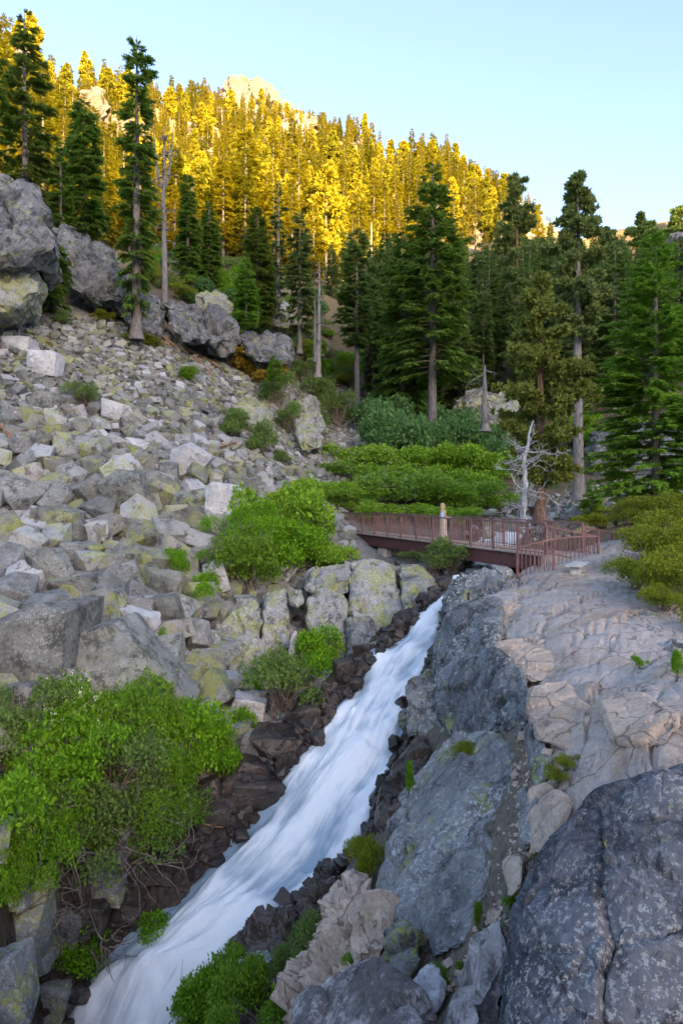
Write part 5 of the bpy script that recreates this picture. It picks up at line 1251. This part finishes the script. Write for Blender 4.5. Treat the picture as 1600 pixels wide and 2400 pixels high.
# --- shrubs
def make_shrub(seed, leaf=.055, n_leaf=7000, lobes=9, stems=16, flowers=0, flat=.75, twiggy=0):
    """unit shrub about 1 m in radius"""
    r = np.random.default_rng(seed); st = Acc(); lf = Acc(); fl = Acc()
    C_ = np.stack([r.normal(0, .42, lobes), r.normal(0, .42, lobes), r.uniform(.25, .85, lobes)], 1); rad = r.uniform(.28, .5, lobes)
    tips = []
    for i in range(stems + twiggy):
        c = C_[i % lobes] + r.normal(0, .25, 3); t = np.linspace(0, 1, 7)[:, None]
        p0 = np.array([r.normal(0, .14), r.normal(0, .14), -.1]); mid = np.array([c[0] * .35, c[1] * .35, c[2] * .55]) + r.normal(0, .08, 3)
        end = c * (1.15 if i >= stems else 1)
        pth = (1 - t) ** 2 * p0 + 2 * t * (1 - t) * mid + t * t * end + r.normal(0, .015, (7, 3)); st.add(*tube(pth, np.linspace(.022, .005, 7), 4))
        for _ in range(3 if i < stems else 5):
            q = pth[r.integers(3, 7)]; e2 = q + r.normal(0, .22, 3) + np.array([0, 0, .05]); st.add(*tube(np.linspace(q, e2, 4) + r.normal(0, .012, (4, 3)), np.linspace(.008, .003, 4), 3))
    w_ = rad ** 2 / (rad ** 2).sum(); li_ = r.choice(lobes, n_leaf, p=w_)
    dv = unit(r.normal(size=(n_leaf, 3))); dv[:, 2] = np.where(dv[:, 2] < -.35, -dv[:, 2], dv[:, 2])
    clump = 1 + .55 * fbm(dv * 3.1 + li_[:, None] * 3.7, 2, seed)
    rr_ = rad[li_] * (1 - np.abs(r.normal(0, .22, n_leaf))) * clump
    base = C_[li_] + dv * rr_[:, None] * np.array([1, 1, flat])
    d2 = unit(dv * .6 + r.normal(0, .7, (n_leaf, 3))); nr = unit(dv * .6 + r.normal(0, .6, (n_leaf, 3)) + np.array([0, 0, .5])); nr = unit(np.cross(np.cross(d2, nr), d2))
    L_ = leaf * r.uniform(.45, 1.6, n_leaf); lf.add(*blades(base, d2, nr, L_, L_ * .6))
    if flowers:
        li_ = r.choice(lobes, flowers, p=w_); dv = unit(r.normal(size=(flowers, 3)) + np.array([0, -.3, .9])); cc = C_[li_] + dv * (rad[li_] * 1.04)[:, None] * np.array([1, 1, flat])
        for c in cc:
            m = 7; dd = unit(r.normal(size=(m, 3)) + np.array([0, 0, .6])); fl.add(*blades(c + r.normal(0, .018, (m, 3)), dd, unit(r.normal(size=(m, 3))), np.full(m, .030), np.full(m, .026)))
    return st, lf, fl
SH = {}
def shrub_lib(key, mat, seeds, flmat=None, **kw):
    SH[key] = []
    for s_ in seeds:
        st, lf, fl = make_shrub(s_, **kw); SH[key].append((st.mesh('stems', M['twig'], True), lf.mesh('foliage', M[mat]), fl.mesh('blossom', M[flmat]) if flmat else None))
shrub_lib('green', 'shrub', [1, 2, 3], leaf=.062, n_leaf=9000)
shrub_lib('greenfine', 'shrub', [4, 5, 6], leaf=.042, n_leaf=14000, lobes=12)
shrub_lib('flowering', 'shrub', [7, 8], 'flower', leaf=.045, n_leaf=12000, lobes=11, flowers=170)
shrub_lib('dull', 'shrubdull', [9, 10, 11], leaf=.055, n_leaf=6500, stems=26, twiggy=14)
shrub_lib('willow', 'willow', [12, 13, 14], leaf=.085, n_leaf=7000, lobes=12, flat=.9)
shrub_lib('alder', 'alder', [31, 32, 33], leaf=.085, n_leaf=6000, lobes=14, flat=1.1, stems=22)
shrub_lib('willowfl', 'willow', [15, 16], 'flower', leaf=.075, n_leaf=8000, lobes=12, flowers=120)
shrub_lib('manz', 'manz', [17, 18, 19], leaf=.048, n_leaf=11000, lobes=12)
shrub_lib('manzfl', 'manz', [20], 'yellow', leaf=.048, n_leaf=11000, lobes=12, flowers=60)
shrub_lib('orange', 'orange', [21, 22], leaf=.09, n_leaf=4000, lobes=9, flat=.6)
def shrub(key, u, v, wpx, hpx, label, group=None, d=None, dz=0., name='shrub', yaw=None):
    """u,v: middle of the foot; set on the ground where that line of sight lands unless a distance is given"""
    if d is None: p, d = hit(u, v)
    else:
        p = P(u, v, d)
    sx = wpx / FP * d / 2 / .92; sz = hpx / FP * d / 1.12
    lib = SH[key]; st, lf, fl = lib[int(rng.integers(len(lib)))]
    t = empty(name, (p.x, p.y + sx * .3, p.z + dz), rng.uniform(0, 6.28) if yaw is None else yaw, (sx, sx, sz)); tag(t, label, 'bush', group)
    link('stems', st, None, t); link('foliage', lf, None, t)
    if fl is not None: link('blossom', fl, None, t)
    return t
SHR = [('flowering',290,1730,220,130,'blossom flecked bush right under the layered pale slab'),('greenfine',150,1900,260,220,'broad green bush in the heart of the left thicket'),('green',330,1880,240,200,'deep green bush between the heart of the thicket and its right end'),('dull',60,2030,240,170,'grey green bush with pale stems at the left edge'),('greenfine',430,1830,160,150,'bright bush at the upper right of the left thicket'),('green',220,2040,150,120,'green bush hanging in front of the upright boulder'),('flowering',215,1790,230,190,'bush flecked with cream blossom at the top of the left thicket'),('flowering',90,1830,230,190,'blossoming bush at the left edge of the lower thicket'),('greenfine',350,1790,230,200,'bright green bush below the great wedge boulder'),
 ('green',30,1960,260,230,'leafy bush low at the left edge'),('greenfine',410,1900,170,180,'bright green bush at the right end of the left thicket'),('dull',240,1900,240,190,'grey green twiggy bush in the middle of the left thicket'),('dull',330,1960,230,150,'drooping dull bush over the dark bank'),
 ('dull',120,1990,230,150,'thin bush with bare pale stems over the roots'),('green',130,2050,170,140,'bright bush under the bare stems at left'),('green',25,2150,150,160,'bright leafy bush at the lower left edge'),('green',60,2070,140,110,'small bush between the two lower left bushes'),
 ('dull',400,1980,120,90,'twiggy bush reaching over the wet rocks'),('green',520,1840,150,140,'bright green bush hanging over the left bank by itself'),('dull',460,1790,90,70,'small dull bush beside the pale wet blocks'),('greenfine',290,2010,90,70,'low leafy shoot above the wet boulder'),
 ('dull',660,1690,190,150,'twiggy green bush leaning over the upper rapids'),('green',740,1620,150,130,'bright green bush at the foot of the blocky rock columns'),('green',700,1560,80,70,'small bright bush against the rock column'),('green',620,1640,80,70,'little bush left of the weathered standing log'),
 ('greenfine',430,1365,90,80,'leafy bush among the boulders left of the thicket'),('green',460,1430,90,80,'bush climbing the blocks beside the pale log'),('green',385,1530,60,60,'tiny green plant between boulders'),
 ('dull',540,1395,130,130,'dull green bush at the left of the bank thicket'),('green',590,1400,170,140,'green bush above the yellow lichened column'),('greenfine',560,1320,140,110,'fine leaved bush in front of the scree foot'),('green',660,1370,170,140,'green bush in the middle of the bank thicket'),('greenfine',630,1300,150,120,'bush beside the whitish slabs'),
 ('willow',690,1280,170,150,'tall leafy bush left of the bridge end'),('willow',775,1345,110,70,'bush under the far end of the bridge'),('green',740,1350,160,110,'low bush above the rounded pale rock'),('willow',690,1200,110,60,'bush at the foot of the stony path'),('willow',755,1175,100,45,'bush right of the foot of the stony path'),
 ('dull',1015,1345,110,80,'rounded grey green bush under the middle of the bridge'),('dull',1060,1345,100,70,'second rounded bush under the bridge beside the creek'),('dull',962,1322,46,30,'small bush right of the pier'),
 ('dull',190,955,80,60,'small olive bush in the fine scree'),('dull',530,1030,90,70,'low bush in front of the greenish rock face'),('dull',600,1070,90,80,'low grey green bush on the scree beside the path'),('dull',665,1095,60,40,'tiny bush at the edge of the path'),('dull',560,1005,70,50,'olive bush behind the low grey green one'),
 ('green',440,900,60,40,'low green bush in the upper scree'),('dull',130,765,60,40,'small bush under the left bluff'),('manz',240,760,50,30,'yellow green bush below the dark rock wall'),('manz',340,820,70,35,'yellow green mat at the foot of the spire tree'),('dull',190,710,60,50,'grey green bush at the foot of the dark rock wall'),
 ('orange',500,850,110,50,'rusty orange low bush on the upper scree'),('orange',580,880,90,50,'rusty yellow bush in the middle of the rusty patch'),('orange',620,915,110,60,'orange bush below the tiny fir'),('orange',470,830,80,40,'leftmost rusty green mat near the logs'),
 ('manz',640,880,60,40,'olive mat beside the tiny fir'),('dull',640,960,90,90,'grey green bush on the bluff above the scree'),('dull',670,1020,80,80,'bush climbing the gap between two pale rock faces'),('dull',585,800,70,60,'dull bush above the rusty patch'),('green',510,690,90,60,'green bush on the upper slope right of the snag'),
 ('dull',760,960,90,90,'bush above the rounded pale face'),('dull',790,1010,60,90,'bush along the left side of the path'),('green',725,860,60,60,'bright bush at the foot of the splintered snag'),('dull',700,900,90,70,'bush under the splintered snag'),
 ('dull',760,1020,50,60,'upright bush at the bend of the path'),('green',790,900,80,60,'green bush under the shaded pines'),('manz',780,880,60,40,'olive bush behind the splintered snag'),
 ('green',470,2500,190,190,'leafy bush at the bottom edge beside the lower rapids',),('green',560,2440,190,190,'bush with thin upright shoots at the bottom edge'),('green',640,2460,150,130,'bush at the bottom edge right of the thin shoots'),('dull',700,2290,120,130,'dull green bush on the near bank beside the wet boulder'),
 ('dull',650,2300,80,80,'small dull bush left of the one beside the wet boulder'),('manz',860,2090,80,120,'mixed green and brown upright bush wedged between rapids and slab'),('manz',845,2030,60,70,'small bush at the top of the mixed upright one'),
 ('green',960,1880,25,90,'thin fern like tuft in a crack of the large slab'),('manz',1096,1810,56,76,'round tuft on the grey slab, the uppermost on the rock'),('manz',1265,2030,46,50,'little tuft in the gully left of the dark boulder'),('green',1195,2140,26,40,'tiny green tuft at the edge of the dark boulder'),
 ('green',1045,2330,50,60,'tiny bush at the bottom of the soil gully'),('green',1120,2190,26,70,'ferny strip under the bulging grey slab'),('manz',1310,1850,50,46,'dry tuft where the tan rock meets the gully'),('manz',1330,1810,50,40,'dry grassy tuft above the dark boulder'),('green',830,2270,60,40,'grassy tuft on the pale outcrop'),('green',1500,1570,30,30,'tuft beside the fractured grey rock'),
 ('green',1590,1600,40,70,'green tuft at the right edge by the path'),('manz',1100,1710,30,24,'small moss tuft above the round tuft')]
for s_ in SHR: shrub(s_[0], s_[1], s_[2], s_[3], s_[4], s_[5])
for (k_, u, v, d, wp, hp, lb) in [('green',95,2010,15.2,300,230,'largest leafy bush low in the left thicket'),('dull',300,1975,16.0,270,200,'wide grey green bush hanging over the dark bank'),('greenfine',40,2170,14.4,200,180,'bright bush in the lower left against the edge'),
                                ('green',200,2085,15.0,170,130,'bright leafy clump over the upright blue grey boulder'),('greenfine',400,1890,16.8,180,150,'bright bush over the right end of the root tangle'),('dull',20,1900,15.6,220,200,'grey green bush at the left edge behind the leafy one')]:
    xx = (u - 800) / FP * d; shrub(k_, u, VH - gz1(xx, d) / d * FP, wp, hp, lb, d=d)
# broad yellow-green thicket at the right, each bush its own
for i, (u, v, wp, hp, d) in enumerate([(1500,1395,130,100,17),(1570,1430,160,130,16),(1610,1450,170,160,15),(1540,1330,120,100,20),(1560,1350,180,120,19),(1640,1380,170,140,18),(1525,1290,90,60,24),(1560,1290,120,80,24),(1580,1300,170,110,23),
                                (1400,1238,100,50,30),(1460,1240,140,70,30),(1540,1250,150,80,29),(1610,1250,140,90,28),(1570,1480,110,80,14.5),(1650,1530,120,100,13)]):
    xx = (u - 800) / FP * d; zz_ = gz1(xx, d)
    row = ['front row', 'front row', 'front row', 'second row', 'second row', 'second row', 'third row', 'third row', 'third row', 'back row', 'back row', 'back row', 'back row', 'lowest spot', 'lowest spot'][i]
    vv_ = VH - zz_ / d * FP
    shrub('manzfl' if i in (1,) else 'manz', u, vv_, wp, hp * .8, f'yellow green bush in the {row} of the right thicket, {["left","middle","right","left","middle","right","left","middle","right","far left","left","right","far right","left","right"][i]} one', 'yellow green bushes at the right', d=d)
# willow and alder thicket behind the bridge
k = 0
for (u, d, wp, hp, key) in [(800,49,120,50,'willowfl'),(830,44,160,75,'willowfl'),(900,45,170,80,'willowfl'),(970,46,150,70,'willow'),(1040,45,140,70,'willow'),(1100,46,130,70,'willow'),(1150,48,110,60,'willow'),(800,42,120,55,'willow'),(860,41,130,50,'willow'),(930,42,130,50,'willowfl'),(1000,42,130,55,'willow'),(1070,41,130,50,'willow'),
                            (870,51,120,90,'willowfl'),(1130,53,120,90,'willow'),(1060,54,120,90,'willow'),(960,53,130,80,'willow'),(840,54,110,60,'willow')]:
    xx = (u - 800) / FP * d; zz_ = gz1(xx, d); v_ = VH - zz_ / d * FP; k += 1
    hp *= rng.uniform(.8, 1.25) * (.6 if d > 49 else 1); wp *= rng.uniform(.8, 1.2)
    fl_ = ' with cream blossom' if key == 'willowfl' else ''
    shrub(key, u, v_, wp, hp * (.8 if d < 50 else 1.25), f'bright willow bush{fl_} behind the bridge, {"nearest row" if d < 43.5 else "middle row" if d < 50 else "rear row"}, {"left" if u < 880 else "middle" if u < 1010 else "right"} part', 'willow bushes behind the bridge', d=d)
for i, (u, d, wp, hp) in enumerate([(875,57,100,120),(900,56,120,150),(950,56,120,150),(1000,57,110,120),(1080,60,120,120),(1140,60,110,110),(900,64,110,120),(930,62,120,130),(1040,64,120,110),(1190,56,100,90),(885,68,90,90)]):
    xx = (u - 800) / FP * d; zz_ = gz1(xx, d)
    shrub('alder', u, VH - zz_ / d * FP, wp, hp * .8, f'slender stemmed alder behind the willows, {["first","second","third","fourth","sixth","seventh","rear first","rear second","rear third","rightmost","leftmost"][i]} from the path', 'alders behind the willows', d=d, name='alder')
# undergrowth on the forest floor
for i in range(90):
    d = rng.uniform(60, 110); u = rng.uniform(700, 1620)
    if u < 870 and d < 88: u += 200
    xx = (u - 800) / FP * d; zz_ = gz1(xx, d); v_ = VH - zz_ / d * FP
    shrub(['dull', 'willow', 'green'][i % 3], u, v_, rng.uniform(50, 90) * 70 / d, rng.uniform(25, 50) * 70 / d, f'{["grey green","soft green","deep green"][i % 3]} forest floor bush {"near the path head" if u < 900 else "under the middle trees" if u < 1200 else "under the right hand trees"}, {"front" if d < 75 else "middle" if d < 92 else "back"}', 'forest floor bushes', d=d)
SLOPE = []
for i in range(70):
    u = rng.uniform(330, 860); d = rng.uniform(66, 120); xx = (u - 800) / FP * d; zz_ = gz1(xx, d); v_ = VH - zz_ / d * FP
    if v_ < 610: continue
    k_ = ['dull', 'green', 'manz', 'alder'][i % 4]
    shrub(k_, u, v_, rng.uniform(50, 95) * 75 / d, rng.uniform(25, 55) * 75 / d, f'{["grey green","green","olive","soft green"][i % 4]} bush on the shaded slope {"above the spire tree foot" if u < 480 else "behind the upper bluffs" if u < 660 else "above the head of the path"}', 'bushes on the shaded upper slope', d=d)
for i, (u, d, wp, hp) in enumerate([(890,49,120,55),(960,49,130,60),(1020,50,130,60),(1090,50,120,60),(920,47,120,50),(1000,47.5,120,50)]):
    xx = (u - 800) / FP * d; zz_ = gz1(xx, d); v_ = VH - zz_ / d * FP
    shrub('willow', u, v_, wp, hp, 'bright willow bush filling the hollow behind the bridge', 'willow bushes behind the bridge', d=d)
# --- logs
def log(a, b, r0, r1, mat, label, seed, name='log', knots=3):
    r = np.random.default_rng(seed); a, b = np.array(a), np.array(b); n_ = 12; t = np.linspace(0, 1, n_)[:, None]
    L_ = np.linalg.norm(b - a); pth = a + (b - a) * t + np.cumsum(r.normal(0, .008 * L_, (n_, 3)), 0); A_ = Acc(); rad = np.linspace(r0, r1, n_) * (1 + r.normal(0, .06, n_)); rad[0] *= .6; rad[-1] *= .5
    A_.add(*tube(pth, rad, 8))
    for _ in range(knots):
        q = pth[r.integers(2, n_ - 1)]; A_.add(*tube(np.linspace(q, q + r.normal(0, .25, 3) * min(1, L_), 4), np.linspace(r1 * .5, .008, 4), 4))
    me = A_.mesh(name, M[mat], True); return tag(link(name, me), label, 'log')
def on(u, v, dz=.1): p, d = hit(u, v); return (p.x, p.y, p.z + dz)
log(P(405,1562,22.6), P(428,1440,23.6), .17, .11, 'driftwood', 'pale weathered log standing on end between boulders left of the rock columns', 1)
log(P(672,1600,22.4), P(697,1484,23.4), .19, .10, 'driftwood', 'grey weathered log leaning upright against the rock columns in a green bush', 2)
for i, (a, b, r_) in enumerate([((352,782),(440,842),.12),((380,775),(470,860),.10),((430,830),(520,880),.12),((340,800),(400,830),.09),((455,850),(505,900),.1),((400,800),(455,820),.08)]):
    log(on(*a, .5), on(*b, .5), r_, r_ * .5, 'rustwood', ['reddish fallen trunk starting at the foot of the spire tree', 'second reddish trunk lying beside the first', 'rotten log ending by the rusty bushes', 'short rotten log close to the spire tree', 'rotten log lowest on the upper scree', 'thin rotten stick among the red logs'][i], 10 + i)
log(on(0,1215,.3), on(28,1240,.3), .16, .1, 'rustwood', 'stub of reddish log at the left edge among coarse boulders', 30)
log(on(0,1010,.3), on(60,1090,.3), .10, .05, 'rustwood', 'broken reddish log at the left edge of the scree', 31)
log(on(30,1060,.25), on(95,1062,.25), .08, .05, 'rustwood', 'short rust coloured log on the scree at left', 32)
log(on(445,1952,.2), on(520,1960,.2), .035, .02, 'rustwood', 'thin orange stick lying over the wet rocks beside the rapids', 33)
log(on(515,1058,.2), on(555,1050,.2), .06, .04, 'rustwood', 'small pinkish stick on the scree near the low bush', 34)
# tangled pale roots under the left thicket
for i, (u, v, d, n_, s_) in enumerate([(300,1985,16.3,26,1.5),(120,1960,15.6,22,1.4),(400,1950,17,14,1.0),(140,2090,15.2,16,.9),(250,2120,15.4,12,.7)]):
    r = np.random.default_rng(70 + i); A_ = Acc()
    for _ in range(n_):
        p = np.array([r.normal(0, .35 * s_), r.normal(0, .15), r.normal(0, .12)]); dd = unit(np.array([[r.normal(.1, .8), r.normal(-.3, .3), r.normal(-.5, .5)]]))[0]; pts = [p]
        for _ in range(9): dd = dd + r.normal(0, .28, 3); dd /= np.linalg.norm(dd); pts.append(pts[-1] + dd * .12 * s_)
        A_.add(*tube(np.array(pts), np.linspace(.022, .005, 10), 4))
    p = P(u, v, d); zg = gz1(p.x, p.y); o = link('root_tangle', A_.mesh('root_tangle', M['twig'], True), None, loc=(p.x, p.y - .5, zg + .45))
    tag(o, ['tangle of bare pale roots below the middle of the left thicket', 'bare curling stems on the left side of the thicket', 'thin roots hanging over the wet rocks', 'root tangle above the brown wet boulder at left', 'sparse roots low over the dark bank'][i], 'roots')

# ------------------------------------------------------------------ the woman on the bridge
def skin_mesh(name, pts, edges, radii, mat, parent, sub=1, root=0):
    me = bpy.data.meshes.new(name); me.from_pydata(pts, edges, []); o = link(name, me, mat, parent)
    o.modifiers.new('skin', 'SKIN'); sl_ = me.skin_vertices[0].data
    for i, r_ in enumerate(radii): sl_[i].radius = (r_, r_) if not hasattr(r_, '__len__') else r_; sl_[i].use_root = (i == root)
    md = o.modifiers.new('sub', 'SUBSURF'); md.levels = sub; md.render_levels = sub
    dg = bpy.context.evaluated_depsgraph_get(); ev = o.evaluated_get(dg); m2 = bpy.data.meshes.new_from_object(ev); o.modifiers.clear(); o.data = m2
    if not m2.materials: m2.materials.append(mat)
    for p_ in m2.polygons: p_.use_smooth = True
    return o
M['skin'] = plain('skin', (.55, .33, .24), .6); M['hair'] = plain('blonde_hair', (.46, .34, .20), .6); M['top'] = plain('light_blue_top', (.42, .62, .74), .8); M['skirt'] = plain('beige_skirt', (.52, .46, .40), .9)
M['dark'] = plain('dark_features', (.05, .03, .03), .6)
wp_ = bp(7.45, .42, ZD - .015)
person = empty('person', wp_, yaw_b + R(0)); tag(person, 'fair haired woman in light blue top and long beige skirt at the bridge railing', 'person')
# local frame: x along the bridge, y across; she faces -y... towards the near rail
pts = [(0,0,.92),(0,0,1.10),(0,.01,1.28),(0,.0,1.40),(0,-.01,1.46),(0,-.02,1.55),(0,-.02,1.63)]; rad = [(.15,.11),(.12,.09),(.15,.10),(.07,.06),(.045,.045),(.075,.085),(.06,.07)]; ed = [(i, i + 1) for i in range(6)]
for sg in (-1, 1):
    b0 = len(pts); pts += [(sg*.15,0,1.37),(sg*.21,.03,1.10),(sg*.17,-.20,1.06),(sg*.16,-.27,1.08)]; rad += [.05,.036,.028,.026]; ed += [(3,b0),(b0,b0+1),(b0+1,b0+2),(b0+2,b0+3)]
    for j in range(5):
        c = len(pts); ox = (j - 2) * .016; L_ = [.05,.07,.075,.07,.055][j]
        if j == 0: pts += [(sg*(.16-.035),-.275,1.08),(sg*(.16-.045),-.30,1.075)]
        else: pts += [(sg*.16+ox,-.27-L_*.6,1.09),(sg*.16+ox,-.27-L_,1.065)]
        rad += [.009,.007]; ed += [(b0+3,c),(c,c+1)]
    l0 = len(pts); pts += [(sg*.09,0,.86),(sg*.09,-.01,.47),(sg*.09,0,.09),(sg*.10,-.12,.035)]; rad += [.085,.055,.038,.033]; ed += [(0,l0),(l0,l0+1),(l0+1,l0+2),(l0+2,l0+3)]
skin_mesh('body', pts, ed, rad, M['skin'], person, 2)
def shell(name, rings, mat, sides=20, fold=0., n_fold=9):
    V_, F_ = [], []
    for (z_, rx, ry, cy) in rings:
        for k_ in range(sides):
            a_ = k_ / sides * 6.2832; f_ = 1 + fold * math.sin(a_ * n_fold) * (1.0 - (z_ - rings[-1][0]) / (rings[0][0] - rings[-1][0] + 1e-6)); V_.append((rx * f_ * math.cos(a_), cy + ry * f_ * math.sin(a_), z_))
    n_ = len(rings)
    for i in range(n_ - 1):
        for k_ in range(sides): F_.append((i*sides+k_, (i+1)*sides+k_, (i+1)*sides+(k_+1)%sides, i*sides+(k_+1)%sides))
    me = npmesh(name, np.array(V_), np.array(F_), True); return link(name, me, mat, person)
shell('skirt', [(1.06,.135,.105,0),(.95,.165,.135,0),(.7,.18,.155,0),(.4,.20,.18,0),(.12,.235,.21,0)], M['skirt'], 40, .10)
shell('top', [(1.41,.085,.055,0),(1.36,.155,.085,0),(1.28,.165,.115,0),(1.17,.135,.10,0),(1.04,.145,.112,0)], M['top'])
def blob(name, c, s_, mat):
    bm = bmesh.new(); bmesh.ops.create_icosphere(bm, subdivisions=2, radius=1); bmesh.ops.scale(bm, vec=s_, verts=bm.verts); bmesh.ops.translate(bm, vec=c, verts=bm.verts)
    me = bpy.data.meshes.new(name); bm.to_mesh(me); bm.free(); [setattr(p_, 'use_smooth', True) for p_ in me.polygons]; return link(name, me, mat, person)
hr = []
bm = bmesh.new()
for c, s_ in (((0,.025,1.62),(.092,.098,.10)),((0,.075,1.50),(.085,.05,.14)),((0,.085,1.36),(.09,.04,.14)),((.07,.04,1.48),(.03,.04,.13)),((-.07,.04,1.48),(.03,.04,.13))):
    g_ = bmesh.ops.create_icosphere(bm, subdivisions=2, radius=1); bmesh.ops.scale(bm, vec=s_, verts=g_['verts']); bmesh.ops.translate(bm, vec=c, verts=g_['verts'])
me = bpy.data.meshes.new('hair'); bm.to_mesh(me); bm.free(); [setattr(p_, 'use_smooth', True) for p_ in me.polygons]; link('hair', me, M['hair'], person)
blob('nose', (0, -.108, 1.565), (.011, .018, .018), M['skin']); blob('mouth', (0, -.094, 1.525), (.022, .008, .006), plain('lips', (.45, .16, .14)))
for sg in (-1, 1): blob('eye', (sg * .028, -.090, 1.59), (.011, .008, .007), M['dark']); blob('ear', (sg * .078, -.01, 1.57), (.012, .02, .028), M['skin'])

# ------------------------------------------------------------------ labels that still coincide get their order from left to right
from collections import defaultdict
dup = defaultdict(list)
for o in C.objects:
    if o.parent is None and o.get('label') and not o.get('kind'): dup[o['label']].append(o)
ORD = ['leftmost', 'second from left', 'third from left', 'fourth from left', 'fifth from left', 'sixth from left', 'seventh from left', 'eighth from left', 'ninth from left', 'tenth from left', 'eleventh from left', 'twelfth from left', 'thirteenth from left', 'fourteenth from left', 'fifteenth from left', 'sixteenth from left', 'seventeenth from left', 'eighteenth from left', 'nineteenth from left', 'twentieth from left']
for lb, l_ in dup.items():
    if len(l_) < 2: continue
    l_.sort(key=lambda o: o.location.x / max(.1, o.location.y))
    for n_, o in enumerate(l_):
        sfx = ('left one', 'right one')[n_] if len(l_) == 2 else 'rightmost' if n_ == len(l_) - 1 else ORD[min(n_, 19)]
        o['label'] = ' '.join((lb.replace(',', '') + ' ' + sfx).split()[-16:]) if len(lb.split()) + len(sfx.split()) > 16 else lb + ', ' + sfx
        if not o.get('group'): o['group'] = lb
